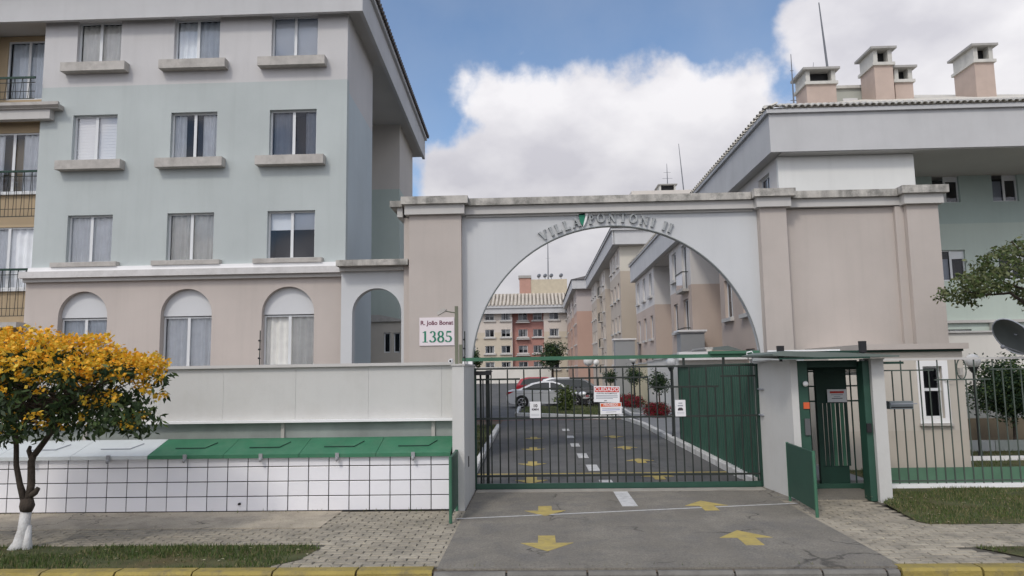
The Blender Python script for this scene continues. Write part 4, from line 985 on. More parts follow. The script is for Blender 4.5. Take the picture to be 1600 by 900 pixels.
def railing(y, z0, z1, zr, x0=-16.2, x1=-14.27):
    mb = MB(L); mb.box(x0, x1, y-.02, y+.02, zr-.03, zr+.03); r1 = mb.build('balcony_rail', m_greenD, lb_)
    mb = MB(L); mb.box(x0, x1, y-.008, y+.008, z0, z0+.02); mb.box(x0, x1, y-.008, y+.008, zr-.16, zr-.14); mb.box(x0, x1, y-.008, y+.008, z0+.22, z0+.235); mb.build('rail_rod', m_bar, r1)
    x = x0; k = 0
    while x < x1:
        mb = MB(L); mb.tube((x, y, z0), (x + (.05 if k % 2 else -.05), y, zr-.03), .008, n=5); mb.build('baluster', m_bar, r1); x += .115; k += 1
railing(19.5, 10.22, 11.0, 10.86); railing(19.80, 6.85, 8.2, 8.18); railing(19.80, 4.0, 5.36, 5.33)
for z in (7.56, 4.76): MB(L).box(-16.2, -14.3, 19.85, 19.95, z-.04, z+.03).build('door_sill', m_alu, lb_)

L = (-6.0, 27.0, 0)
an = thing('annex', 'little beige annex with two windows seen through the wing wall arch', 'annex', L)
MB(L).panel(rect(-6.9, -5.05, 0, 4.15), [rect(-5.75, -5.50, 3.0, 3.75), rect(-5.38, -5.13, 3.0, 3.75)], plane_fn(0, 27, 0), 0, .2).build('wall', m_guard, an)
MB(L).prism([(-6.95, 4.16), (-5.0, 4.16), (-5.0, 4.22), (-5.9, 4.42), (-6.95, 4.42)], lambda u, v, t: (u, t, v), 26.9, 28.5).build('roof', m_sill, an)
for a in (-5.75, -5.38): win(an, L, 0, 27, 0, a, a+.25, 3.0, 3.75, 'none', depth=.08, leaves=1)
# ================================================================== GENERIC RECEDING BLOCK (right row)
def hip(mb, x0, x1, y0, y1, z, h):
    m = min(x1-x0, y1-y0)/2
    if x1-x0 < y1-y0: a, c = (x0+m, y0+m, z+h), (x0+m, y1-m, z+h); mb.add([(x0, y0, z), (x1, y0, z), (x1, y1, z), (x0, y1, z), a, c], [(0, 1, 4), (1, 2, 5, 4), (2, 3, 5), (3, 0, 4, 5)])
    else: a, c = (x0+m, y0+m, z+h), (x1-m, y0+m, z+h); mb.add([(x0, y0, z), (x1, y0, z), (x1, y1, z), (x0, y1, z), a, c], [(0, 1, 5, 4), (1, 2, 5), (2, 3, 4, 5), (3, 0, 4)])
def block(bt, L, xw, bays, xr, x_in, y1, ztop, mat, sills, wh, balc=None, fr=None, fh=1.3, over=.38, front_wall=None, win_off=0):
    """side facade facing the drive: bays (y_near, y_far) at xw, recess at xr; sills: list of z; windows per bay"""
    ang = -math.pi/2
    for bi, (ya, yb) in enumerate(bays):
        wdt = yb-ya; nw = 2 if wdt < 7.5 else 3; fnn = plane_fn(xw, yb, ang)
        hs = []; wl = []
        for k in range(nw):
            c = wdt*(k+.5)/nw
            for zi, z0 in enumerate(sills):
                if balc and (bi, k) in balc: u0, u1, a, c2 = c-.65, c+.65, z0-.85, z0+wh
                else: u0, u1, a, c2 = c-.6, c+.6, z0, z0+wh
                hs.append(rect(u0, u1, a, c2)); wl.append((u0, u1, a, c2, k, zi))
        MB(L).panel(rect(0, wdt, 0, ztop), hs, fnn, 0, .2).build('bay_wall', mat, bt)
        # camera-facing and rear returns
        MB(L).box(xw+.201, x_in, ya, ya+.2, 0, ztop).build('return_wall', mat, bt)
        MB(L).box(xw+.201, x_in, yb-.2, yb, 0, ztop).build('return_wall', mat, bt)
        for (u0, u1, a, c2, k, zi) in wl:
            win(bt, L, xw, yb, ang, u0, u1, a, c2, far=True, depth=.12, seed=bi*7+k*3+zi, frame=.06)
            if balc and (bi, k) in balc:
                p0 = fnn(u0-.25, a, -.35); p1 = fnn(u1+.25, a, 0)
                x0_, x1_ = sorted((p0[0], p1[0])); y0_, y1_ = sorted((p0[1], p1[1]))
                bs = MB(L).box(x0_, x1_-.002, y0_, y1_, a-.14, a-.01).build('balcony', m_sill, bt)
                mb = MB(L); mb.box(x0_, x0_+.03, y0_, y1_, a+.85, a+.90); mb.box(x0_, x1_-.002, y0_, y0_+.03, a+.85, a+.90)
                for q in range(7): mb.box(x0_+.005, x0_+.02, y0_+(y1_-y0_)*q/6.2, y0_+(y1_-y0_)*q/6.2+.02, a, a+.85)
                mb.build('railing', m_bar, bs)
                MB(L).add([(x0_+.04, y0_+.04, a+.05), (x0_+.04, y1_-.04, a+.05), (x0_+.04, y1_-.04, a+.8), (x0_+.04, y0_+.04, a+.8)], [(0, 1, 2, 3)]).build('glass_screen', m_glassS, bs)
            else:
                p0 = fnn(u0-.12, a, -.16); p1 = fnn(u1+.12, a, 0); x0_, x1_ = sorted((p0[0], p1[0])); y0_, y1_ = sorted((p0[1], p1[1]))
                MB(L).box(x0_, x1_-.002, y0_, y1_, a-.16, a-.01).build('sill', m_corn, bt)
    gaps = [(bays[i][1], bays[i+1][0]) for i in range(len(bays)-1)]
    for a, c in gaps: MB(L).box(xr, xr+.2, a, c, 0, ztop-.01).build('recess_wall', mat, bt)

# ================================================================== RIGHT APARTMENT BUILDING (R1)
L = (12, 23.5, 0)
rb = thing('apartment_building', 'right apartment block with wide white fascia and green rear wall', 'building', L)
bays = [(23.6, 31.6), (37.4, 43.2), (49.1, 58.2)]
block(rb, L, 8.0, bays, 9.7, 12.0, 58.2, 9.12, m_R1, (7.25, 4.3, 1.35), 1.6, balc={(1, 1)}, fh=1.3)
MB(L).box(8.005, 12.2, 23.45, 23.598, 0, 9.12).build('front_wall', m_R1w, rb)
MB(L).box(12.2, 12.4, 23.45, 26.5, 0, 9.12).build('front_wall_return', m_R1w, rb)
fn = plane_fn(0, 26.5, 0)
gw_ = [(14.6, 15.58), (16.75, 17.68), (19.0, 20.0), (21.5, 22.5)]; gz = [(8.14, 9.24), (5.26, 6.38), (2.4, 3.5)]
MB(L).panel(rect(12.4, 27, 0, 10.2), [rect(a, c, z0, z1) for a, c in gw_ for z0, z1 in gz], fn, 0, .2).build('green_wall', m_R1g, rb)
for i, (a, c) in enumerate(gw_):
    for j, (z0, z1) in enumerate(gz):
        o = win(rb, L, 0, 26.5, 0, a, c, z0, z1, 'none', depth=.1, seed=i+j)
        MB().box((c-a)/2+.03, c-a-.05, -.005, .04, (z1-z0)*.72, (z1-z0)-.05).build('upper_vent', m_alu, o)
        if (i+j) % 2: MB().box(.05, (c-a)/2-.02, .12, .125, .05, z1-z0-.3).build('curtain', m_curtD, o)
MB(L).box(13.9, 27, 26.38, 26.498, 3.72, 3.82).build('string_course', m_corn, rb)
MB(L).box(16.2, 16.45, 26.2, 26.49, 0, 3.70).build('column', m_corn, rb)
MB(L).box(8.0, 27, 23.05, 58.3, 9.13, 9.18).build('soffit', m_sofw, rb)
MB(L).box(7.66, 27, 23.0, 23.14, 9.16, 10.43).build('fascia', m_fascia, rb)
MB(L).box(7.66, 7.80, 23.141, 58.6, 9.16, 10.43).build('fascia', m_fascia, rb)
MB(L).box(7.80, 8.2, 23.141, 58.6, 9.162, 9.20).build('soffit_strip', m_sofw, rb)
MB(L).box(7.56, 27, 22.90, 23.20, 10.432, 10.56).build('fascia_moulding', m_fascia, rb); MB(L).box(7.56, 7.86, 23.201, 58.7, 10.432, 10.56).build('fascia_moulding', m_fascia, rb)
rf = MB(L); hip(rf, 7.55, 27, 22.9, 58.8, 10.565, 4.0); roof = rf.build('roof', m_tileroof, rb)
def bt_mesh(name, ln, r1, r2, mat):
    mb = MB(); n = 6; vs = []
    for (y, r_) in ((0, r1), (ln, r2)):
        for i in range(n+1): a = math.pi*i/n; vs.append((math.cos(a)*r_, y, math.sin(a)*r_*.75))
    for (y, r_) in ((0, r1-.03), (ln, r2-.03)):
        for i in range(n+1): a = math.pi*i/n; vs.append((math.cos(a)*r_, y, math.sin(a)*r_*.75))
    m = n+1
    fs = [(i, i+1, m+i+1, m+i) for i in range(n)] + [(i, i+1, 2*m+i+1, 2*m+i) for i in range(n)] + [(2*m+i, 2*m+i+1, 3*m+i+1, 3*m+i) for i in range(n)]
    mb.add(vs, fs); mb.leaf = True; mb.sm = True
    o = mb.build(name, mat); d = o.data; bpy.data.objects.remove(o); return d
tm = bt_mesh('tile', .5, .098, .088, m_tileroof)
slope = math.atan(4.0/9.7)
cnt = 0
for r_ in range(3):
    for i in range(60):
        x_ = 7.66+i*.205
        if x_ < 7.6 + r_*.42: continue
        o = link('tile', tm, roof, (x_-L[0], 22.84-L[1]+r_*.43, 10.575+r_*.43*math.tan(slope)+.01)); o.rotation_euler = (slope, 0, 0); cnt += 1
yy = 23.0
while yy < 58.6 and cnt < 290:
    o = link('tile', tm, roof, (7.49-L[0], yy-L[1], 10.575)); o.rotation_euler = (slope, 0, -math.pi/2); yy += .33; cnt += 1
# chimneys
def chimney(label, x0, x1, y0, y1, zb, zt, mat=m_chim, group='chimneys on the right roof', headh=.55):
    L = ((x0+x1)/2, (y0+y1)/2, zb); c = thing('chimney', label, 'chimney', L, group)
    MB(L).box(x0, x1, y0, y1, zb-1.2, zt-headh-.12).build('stack', mat, c)
    MB(L).box(x0-.07, x1+.07, y0-.08, y1+.08, zt-headh-.12, zt-headh).build('collar', m_chimhead, c)
    mb = MB(L); z0, z1 = zt-headh, zt-.09; t = .16
    MB(L).box(x0, x0+t, y0, y1, z0, z1).build('head_side', m_chimhead, c); MB(L).box(x1-t, x1, y0, y1, z0, z1).build('head_side', m_chimhead, c)
    MB(L).box(x0+t, x1-t, y0+.35, y1, z0, z1).build('flue', m_dark, c)
    MB(L).box(x0-.14, x1+.14, y0-.16, y1+.16, zt-.09, zt).build('cap', m_chimcap, c)
    return c
chimney('broad terracotta chimney at the left end of the right roof', 10.86, 12.02, 28.0, 29.15, 12.0, 14.02)
chimney('tallest terracotta chimney in the middle of the right roof', 13.55, 14.28, 28.0, 29.2, 12.0, 14.80, headh=.62)
chimney('shorter chimney tucked against the right side of the tallest chimney', 14.42, 15.12, 28.2, 28.9, 12.0, 14.08)
chimney('terracotta chimney standing alone near the right edge of the photo', 17.45, 18.2, 28.0, 29.4, 12.0, 14.80, headh=.62)
L = (12.6, 30, 12)
tk = thing('roof_tank_room', 'low pale green tank room between two chimneys', 'tank room', L)
MB(L).box(12.25, 13.9, 29.5, 31, 11.5, 13.72).build('walls', M('tank_green', (.44, .455, .41)), tk); MB(L).box(12.2, 13.95, 29.4, 31.1, 13.72, 13.84).build('slab', m_chimhead, tk)
MB(L).box(12.9, 13.5, 29.47, 29.5, 12.9, 13.3).build('hatch', m_signw, tk)
def mast(label, x, y, zb, zt, lean=0, r_=.035, arms=()):
    L = (x, y, zb); m = thing('antenna_mast', label, 'antenna', L, 'antennas on the roofs')
    MB(L).path([(x, y, zb), (x+lean*.5, y, (zb+zt)/2), (x+lean, y, zt)], [r_, r_*.8, r_*.4], 8).build('mast', m_mast, m)
    for (z, l) in arms: MB(L).tube((x+lean*(z-zb)/(zt-zb)-l, y, z), (x+lean*(z-zb)/(zt-zb)+l, y, z), .015, n=5).build('arm', m_mast, m)
    return m
mast('tall leaning antenna mast behind the roof between the chimneys', 12.75, 30.2, 13.4, 17.9, -.28, .06, ((13.5, .2),))
mast('slim antenna pole left of the broad chimney', 10.55, 28.6, 12.3, 14.9, -.0, .035, ((14.2, .06), (12.95, .12)))
mast('bent little antenna above the broad chimney', 11.5, 29, 13.97, 14.7, .1, .018, ((14.3, .1),))

# far chimney and aerials seen above the arch cornice
chimney('pale double chimney seen above the middle of the arch cornice', 12.3, 13.9, 70, 72, 16, 20.2, mat=m_chimhead, group='chimneys beyond the arch', headh=.8)
chimney('small square chimney beside the pale double chimney', 14.1, 15.1, 70, 71, 16, 19.1, mat=m_chimhead, group='chimneys beyond the arch', headh=.7)
mast('tall thin mast beyond the arch cornice', 14.8, 70.5, 19, 24.4, -.35, .06)
mast('ladder like television aerial beyond the arch cornice', 13.2, 70.5, 20, 22.4, 0, .05, ((20.9, .5), (21.5, .35)))

# ================================================================== SECOND AND THIRD BLOCKS
L = (9, 62, 0)
b3 = thing('apartment_building', 'tall beige apartment block behind the right one seen through the arch', 'building', L)
block(b3, L, 7.25, [(62.2, 70.5), (76, 82), (87, 95)], 9.0, 11, 95, 12.75, m_B3, (11.2, 8.35, 5.5, 2.65), 1.35, balc={(1, 0)})
MB(L).box(7.255, 14, 62.0, 62.199, 0, 12.75).build('front_wall', M('paint_second_front', (.45, .39, .32), split=[(10.6, (.58, .55, .48))], var=.06, scale=.3), b3)
MB(L).box(6.75, 16, 61.4, 95.5, 12.76, 12.85).build('soffit', m_sofw, b3)
MB(L).box(6.70, 16, 61.2, 61.399, 12.8, 14.0).build('fascia', m_fascia, b3); MB(L).box(6.60, 6.749, 61.2, 95.5, 12.8, 14.0).build('fascia', m_fascia, b3)
MB(L).box(6.45, 16, 61.0, 95.7, 14.001, 14.2).build('eave_moulding', m_fascia, b3)
rf = MB(L); hip(rf, 6.4, 16, 60.9, 95.8, 14.21, 1.6); rf.build('roof', m_tiledark, b3)
MB(L).box(9, 16, 66, 74, 15.0, 18.6).build('tank_tower', m_B3, b3)
L = (7, 100, 0)
b4 = thing('apartment_building', 'terracotta painted block farthest along the right side of the drive', 'building', L)
block(b4, L, 5.55, [(100.2, 108), (113, 119), (124, 131.8)], 7.2, 9, 132, 13.2, m_B4, (11.4, 8.6, 5.7, 2.8), 1.35)
MB(L).box(5.555, 12, 100.0, 100.199, 0, 13.2).build('front_wall', M('paint_third_front', (.46, .31, .25), split=[(10.2, (.48, .43, .41))], var=.06, scale=.3), b4)
MB(L).box(5.1, 13, 99.3, 132.4, 13.21, 13.3).build('soffit', m_sofw, b4)
MB(L).box(4.95, 13, 99.1, 99.299, 13.25, 14.5).build('fascia', m_fascia, b4); MB(L).box(4.95, 5.099, 99.3, 132.4, 13.25, 14.5).build('fascia', m_fascia, b4)
rf = MB(L); hip(rf, 4.8, 13, 98.9, 132.6, 14.51, 1.4); rf.build('roof', m_tiledark, b4)

# ================================================================== END BUILDING
EY = 134; L = (-4, EY, 0); k_ = EY/127
eb = thing('apartment_building', 'cream and red apartment block closing the far end of the drive', 'building', L)
def sec(x0, x1, y, mat, cols, nm):
    fnn = plane_fn(0, y, 0); zs = [10.95, 8.0, 5.15, 2.3]; zs = [z*k_ for z in zs]
    hs = [rect(c-.85, c+.85, z-.1, z+1.3) for c in cols for z in zs]
    MB(L).panel(rect(x0, x1, 0, 12.9), hs, fnn, 0, .25).build(nm, mat, eb)
    for i, c in enumerate(cols):
        for j, z in enumerate(zs):
            win(eb, L, 0, y, 0, c-.85, c+.85, z-.1, z+1.3, far=True, depth=.15, seed=i+j*2, frame=.09)
            MB(L).box(c-1.15, c+1.15, y-.3, y-.002, z-.38, z-.12).build('sill', m_corn, eb)
sec(-14, -4.6, EY, m_C, (-12.2, -8.75, -5.75), 'cream_wall')
sec(-4.59, 1.30, EY+1.0, m_Cred, (-2.6, .15), 'red_wall')
sec(1.31, 9.0, EY, m_C, (3.2, 6.4), 'cream_wall')
MB(L).box(-4.6, -1.5, EY+.86, EY+.999, 0, 9.6).build('salmon_panel', m_Cred2, eb) if False else None
for z in (10.5, 7.55, 4.7): MB(L).box(-3.9, -1.3, EY+.2, EY+.99, z*k_-.15, z*k_).build('balcony', m_corn, eb)
MB(L).box(-22, -14.01, EY, EY+.25, 0, 12.9).build('cream_wall', m_C, eb)
MB(L).box(-23, 10, EY-.9, EY+12, 12.91, 13.0).build('soffit', m_sofw, eb)
MB(L).box(-23, 10, EY-1.1, EY-.901, 12.6, 14.0).build('fascia', m_fascia, eb)
MB(L).box(-23, 10, EY-1.35, EY-1.101, 13.6, 14.05).build('eave_moulding', m_fascia, eb)
rf = MB(L)
x_ = -23
while x_ < 10:
    rf.add([(x_, EY-1.5, 14.1), (x_+.35, EY-1.5, 14.1), (x_+.35, EY+5, 16.9), (x_, EY+5, 16.9)], [(0, 1, 2, 3)]); rf.box(x_+.15, x_+.3, EY-1.5, EY-1.4, 14.02, 14.2)
    rf.tube((x_+.35, EY-1.5, 14.12), (x_+.35, EY+5, 16.92), .03, n=6); x_ += .7
rf.box(-23, 10, EY+5, EY+12, 13, 16.9); rf.build('roof', M('roof_tile_end', (.52, .475, .41), var=.15, scale=1), eb)
MB(L).box(-1.0, 6, EY+5.2, EY+10, 15, 19.6).build('tank_tower', M('tower_cream', (.52, .46, .35)), eb)
MB(L).box(-3.2, -1.01, EY+5.1, EY+8, 15, 19.9).build('chimney', M('chimney_red', (.44, .26, .21)), eb); MB(L).box(-3.4, -.9, EY+4.9, EY+8.2, 19.9, 20.4).build('chimney_cap', m_chimcap, eb)
MB(L).box(-12.9, -10.9, EY+2.5, EY+4, 14, 17.6).build('chimney', m_chim, eb)
for i, x_ in enumerate((.6, 1.8, 3.0, 4.9)):
    mb = MB(L); mb.tube((x_, EY+6, 19.6), (x_, EY+6, 20.3), .06, n=5); mb.tube((x_, EY+5.9, 20.4), (x_-.15, EY+5.6, 20.5), .45, .2, n=8); mb.build('roof_dish', m_mast, eb)
mast('very tall mast on the far cream tower', 2.4, EY+7, 19.6, 29, .1, .12, ((27, .8), (24, .5)))

# far boundary wall
L = (-10, 124, 0)
fw = thing('boundary_wall', 'long low pale wall at the far end of the drive', 'wall', L)
MB(L).box(-40, 2.5, 124, 124.3, 0, 2.6).build('wall', m_gwall, fw); MB(L).box(-40, 2.5, 123.9, 124.4, 2.6, 2.8).build('coping', m_corn, fw)

# ================================================================== GARDEN WALL AND BOXES ALONG THE DRIVE
L = (6.8, 45, 0)
gw = thing('garden_wall', 'stepped pale garden wall along the right of the inner drive', 'wall', L)
pts = [(6.35, 27.5), (6.45, 34.9), (6.9, 46), (7.2, 60)]
hts = [2.95, 2.75, 2.55]
for (a, c, h) in zip(pts[:-1], pts[1:], hts):
    d = Vector((c[0]-a[0], c[1]-a[1])).normalized(); nn = Vector((d.y, -d.x))*.2; nseg = 3
    for i in range(nseg):
        p = (a[0]+(c[0]-a[0])*i/nseg, a[1]+(c[1]-a[1])*i/nseg); q = (a[0]+(c[0]-a[0])*(i+1)/nseg, a[1]+(c[1]-a[1])*(i+1)/nseg)
        hh = h - .05*i
        MB(L).prism([p, q, (q[0]+nn.x, q[1]+nn.y), (p[0]+nn.x, p[1]+nn.y)], lambda u, v, t: (u, v, t), 0, hh).build('wall', m_cream if (h == 2.55) else m_gwall, gw)
        MB(L).prism([(p[0]-.05, p[1]), (q[0]-.05, q[1]-.002), (q[0]+.25, q[1]-.002), (p[0]+.25, p[1])], lambda u, v, t: (u, v, t), hh+.001, hh+.08).build('coping', m_corn, gw)
for i, (x0, x1, y0, zt, lab) in enumerate(((7.08, 8.25, 36, 4.12, 'grey rendered box with white coping in front of the right block'), (5.98, 7.5, 56, 4.55, 'farther grey rendered box with white coping by the drive'))):
    L = (x0, y0, 0); bx_ = thing('rendered_box', lab, 'barbecue chimney', L, 'grey boxes above the garden wall')
    MB(L).box(x0, x1, y0, y0+1, 0, zt-.16).build('stack', m_boxg, bx_); MB(L).box(x0-.12, x1+.12, y0-.12, y0+1.12, zt-.09, zt).build('cap', m_ledge, bx_); MB(L).box(x0-.05, x1+.05, y0-.05, y0+1.05, zt-.159, zt-.091).build('cap_moulding', m_trim, bx_)
L = (7.6, 28, 0)
sr = thing('side_roof', 'low garden store with a green sloping roof and white fascia behind the gate', 'shed', L)
MB(L).box(5.2, 7.75, 27.0, 27.2, .1, 2.75).build('front', m_gwall, sr)
MB(L).box(5.15, 7.8, 26.7, 27.0, 2.55, 2.85).build('fascia', m_ledge, sr)
mb = MB(L); mb.add([(6.55, 27.2, 2.90), (7.6, 27.2, 2.90), (7.6, 29.2, 3.12), (6.9, 29.2, 3.06)], [(0, 1, 2, 3)]); mb.build('roof_sheet', m_can, sr)

# ================================================================== LAMPS
def lamp(label, x, y, h=2.45, globe=True, r_=.16):
    L = (x, y, 0); l = thing('garden_lamp', label, 'lamp post', L, 'lamp posts inside the complex')
    mb = MB(L); mb.tube((x, y, 0), (x, y, h-.25), .04, .03); mb.tube((x, y, 0), (x, y, .25), .07, .05); mb.build('pole', m_pole, l)
    MB(L).tube((x, y, h-.25), (x, y, h-.12), .05, .11, 10).build('holder', m_pole, l)
    if globe: MB(L).sphere((x, y, h+.02), r_, 14, 10).build('globe', m_globe, l, True)
    else: MB(L).tube((x, y, h-.12), (x, y, h-.06), .17, .10, 10).build('shade', m_pole, l)
    return l
lamp('globe lamp nearest the green sheet fence', 4.22, 23.2, 2.42)
lamp('globe lamp between the two middle topiary trees', 5.3, 40.5, 2.75, r_=.2)
lamp('larger white globe lamp just behind the motorcycles', 3.25, 46.5, 2.75, r_=.32)
lamp('smaller white globe lamp right of the larger one by the motorcycles', 4.2, 52, 2.7, r_=.22)
lamp('white globe lamp beside the round tree behind the barred fence', 10.25, 17.5, 2.32, r_=.17)
lamp('dark shaded lamp post left of the drive', -1.95, 29.0, 2.35, globe=False)

# ================================================================== PLANTS
def leaf_cloud(mb, centre, rad, n, size, rr, mats=(0,), shell=.5, droop=0.3, aspect=.5, squash=1.0, noise_k=.25):
    c = Vector(centre)
    for _ in range(n):
        while True:
            d = Vector((rr.gauss(0, 1), rr.gauss(0, 1), rr.gauss(0, 1)))
            if d.length > .01: break
        d.normalize(); rr_ = shell + (1-shell)*rr.random()**.7
        k = 1 + noise_k*noise.noise(d*2.3 + c)
        p = c + Vector((d.x*rad[0], d.y*rad[1], d.z*rad[2]))*rr_*k
        a = Vector((rr.gauss(0, 1), rr.gauss(0, 1), rr.gauss(0, .6) - droop)).normalized(); b_ = a.orthogonal().normalized()
        q = Matrix.Rotation(rr.uniform(0, 6.28), 3, a) @ b_
        s = size*rr.uniform(.6, 1.3); w_ = s*aspect
        mb.cm = rr.choice(mats)
        mb.add([p, p + a*s*.5 + q*w_*.5, p + a*s, p + a*s*.5 - q*w_*.5], [(0, 1, 2, 3)])
def limb(mb, p, q, r0, r1, rr, bend=.12, n=5):
    p, q = Vector(p), Vector(q); pts = []
    for i in range(n+1):
        t = i/n; o = Vector((rr.uniform(-1, 1), rr.uniform(-1, 1), rr.uniform(-1, 1)))*bend*(q-p).length*(1 if 0 < i < n else 0)*.5
        pts.append(p.lerp(q, t)+o)
    mb.path(pts, [r0+(r1-r0)*i/n for i in range(n+1)], 7); return pts

# golden trumpet tree at the left pavement
L = (-7.0, 9.85, 0); rr = random.Random(3)
gtree = thing('flowering_tree', 'small tree with bright orange yellow blossom and a white painted trunk foot', 'tree', L)
mb = MB(L); ys = 9.85
mb.path([(-7.06, ys, -.02), (-7.03, ys, .08), (-6.99, ys, .25), (-6.97, ys, .50)], [.125, .085, .072, .068], 10)
mb.path([(-6.90, ys-.03, -.02), (-6.93, ys, .12), (-6.94, ys+.01, .3)], [.07, .05, .045], 8)
mb.path([(-7.14, ys+.02, -.02), (-7.06, ys, .10), (-7.0, ys, .25)], [.06, .045, .03], 8)
mb.build('painted_trunk_foot', m_lime, gtree, True)
mb = MB(L)
mb.path([(-6.97, ys, .49), (-6.96, ys, .56), (-6.97, ys, .66)], [.075, .095, .075], 9)
mb.path([(-6.99, ys, .60), (-7.08, ys, .85), (-7.16, ys+.02, 1.1), (-7.16, ys, 1.35), (-7.20, ys-.02, 1.75), (-7.45, ys, 2.1)], [.052, .038, .034, .032, .028, .016], 8)
mb.path([(-6.95, ys, .60), (-6.92, ys, .85), (-6.93, ys-.01, 1.15), (-6.90, ys, 1.27)], [.052, .048, .045, .04], 8)
mb.path([(-6.90, ys, 1.24), (-6.78, ys+.02, 1.42), (-6.64, ys, 1.6), (-6.5, ys+.02, 1.8), (-6.25, ys, 2.05), (-5.9, ys, 2.25)], [.042, .038, .033, .028, .022, .012], 8)
mb.path([(-6.94, ys, 1.2), (-6.97, ys-.02, 1.30), (-6.95, ys-.02, 1.36)], [.035, .03, .02], 7)
mb.path([(-6.92, ys, .70), (-6.84, ys-.03, .74), (-6.80, ys-.03, .80)], [.045, .04, .03], 7)
mb.build('trunk', m_bark, gtree, True)
mb = MB(L)
forks = [(-7.45, 9.85, 2.05), (-6.4, 9.85, 1.9), (-7.2, 9.85, 1.8), (-6.6, 9.85, 1.65)]
tips = []
for k in range(80):
    f = rr.choice(forks); a = rr.uniform(0, 6.28); r_ = rr.uniform(.5, 1)
    q = (-7.22 + 1.85*r_*math.cos(a), 9.9 + 1.05*r_*math.sin(a), 2.1 + rr.uniform(-.45, .65)*(1.25-r_*.7)); tips.append(q)
    limb(mb, f, q, .018, .006, rr, .12, 4)
mb.build('branch', m_bark, gtree)
mb = MB(L); mb.leaf = True
top = lambda x, y: 2.97 - .42*max(0, (x+7.3)/1.9)**1.6 - .12*min(0, (x+7.3)/1.9)**2 - .30*((y-9.9)/1.1)**2 + .17*noise.noise(Vector((x*2.2, y*2.2, 1)))
def in_cr(x, y): return ((x+7.25)/2.05)**2 + ((y-9.9)/1.15)**2 < 1
# leaves: dark hanging clusters
for _ in range(2500):
    x_, y_ = rr.uniform(-9.3, -5.2), rr.uniform(8.75, 11.05)
    if not in_cr(x_, y_): continue
    tz = top(x_, y_); e_ = ((x_+7.25)/2.05)**2; bz = 1.56 + .28*noise.noise(Vector((x_*1.7, y_*1.7, 9))) + .05*e_
    z_ = rr.uniform(bz, tz-.18)
    if z_ < bz + .75 and noise.noise(Vector((x_*2.4, y_*1.2, z_*2.4))) < .03: continue
    leaf_cloud(mb, (x_, y_, z_), (.13, .13, .10), 9, .115, rr, (0, 0, 0, 1), .2, .9, .36)
mb.build('foliage', [l_green, l_green2], gtree)
mb = MB(L); mb.leaf = True
for _ in range(1100):
    x_, y_ = rr.uniform(-9.35, -5.15), rr.uniform(8.7, 11.1)
    if not in_cr(x_, y_): continue
    tz = top(x_, y_); z_ = tz - abs(rr.gauss(0, .19)) + .02
    front = (9.9-y_)/1.15; 
    if front > .3: z_ -= rr.random()*.28*front
    leaf_cloud(mb, (x_, y_, z_), (.075, .075, .06), 13, .06, rr, (0, 0, 1), .3, -.1, .75)
for _ in range(230):
    x_, y_ = rr.uniform(-9.2, -5.25), rr.uniform(8.75, 10.6)
    if not in_cr(x_*.98-.1, y_): continue
    z_ = rr.uniform(1.60, 2.65)
    leaf_cloud(mb, (x_, y_, z_), (.08, .08, .07), 16, .06, rr, (0, 1), .3, -.1, .75)
mb.build('blossom', [l_gold, l_gold2], gtree)

# right-hand tree reaching into the frame
L = (11.6, 15.4, 0); rr = random.Random(11)
rt = thing('leafy_tree', 'olive green leafy tree reaching in from the right edge above the fence', 'tree', L)
mb = MB(L); mb.path([(11.6, 15.4, 0), (11.55, 15.4, 1.5), (11.4, 15.4, 3.0), (11.1, 15.4, 3.7)], [.16, .13, .11, .08], 9)
for q in ((9.6, 15.1, 3.95), (8.75, 15.0, 3.75), (9.9, 15.2, 4.8), (10.6, 15.5, 5.3), (12.5, 15.5, 4.8), (10.2, 14.7, 3.6)):
    pts = limb(mb, (11.25, 15.4, 3.4), q, .055, .012, rr, .12, 5)
mb.build('trunk', m_bark, rt)
mb = MB(L); mb.leaf = True
for _ in range(1500):
    t = rr.random(); x_ = 8.35 + 3.9*rr.random()**.75; 
    zc = 3.85 + (x_-8.3)*.10; up = .12 + (x_-8.3)*.42; 
    if x_ > 9.35: up += .35
    z_ = rr.uniform(zc - .22 - (x_-8.3)*.22, zc + up*.62); y_ = 15.2 + rr.uniform(-.9, .9)*min(1, (x_-8.1)/1.5)
    if noise.noise(Vector((x_*1.9, y_, z_*2.1))) < -.12: continue
    leaf_cloud(mb, (x_, y_, z_), (.13, .13, .10), 9, .10, rr, (0, 0, 1), .2, .5, .5)
mb.build('foliage', [l_olive, l_green2], rt)

def topiary(label, x, y, zc, r_, n, group, zb=0, rz=None, cone=False, size=.09):
    L = (x, y, zb); rr = random.Random(int(x*100)); t = thing('topiary_tree', label, 'tree', L, group)
    mb = MB(L); mb.path([(x, y, zb), (x+.02, y, zb+.4*(zc-zb)), (x, y, zc-(rz or r_)*.6)], [.05, .035, .03], 7); mb.build('trunk', m_bark, t)
    mb = MB(L); mb.leaf = True; leaf_cloud(mb, (x, y, zc), (r_, r_, rz or r_), n, size, rr, (0, 0, 1), .45, .2, .5, noise_k=.9)
    leaf_cloud(mb, (x, y, zc-.1), (r_*.75, r_*.75, (rz or r_)*.8), n//2, size, rr, (0,), .3, .2, .5)
    mb.build('crown', [l_cone, l_green2], t); return t
topiary('round clipped tree behind the barred fence nearest the guardhouse', 12.0, 19.0, 1.62, .80, 9000, 'round trees behind the barred fence', rz=.72)
topiary('round clipped tree cut off by the right edge of the photo', 13.75, 19.0, 1.68, .78, 8000, 'round trees behind the barred fence', rz=.74)
topiary('farthest of the three topiary trees along the garden wall', 4.95, 50, 1.75, .48, 800, 'topiary trees along the inner drive', size=.12)
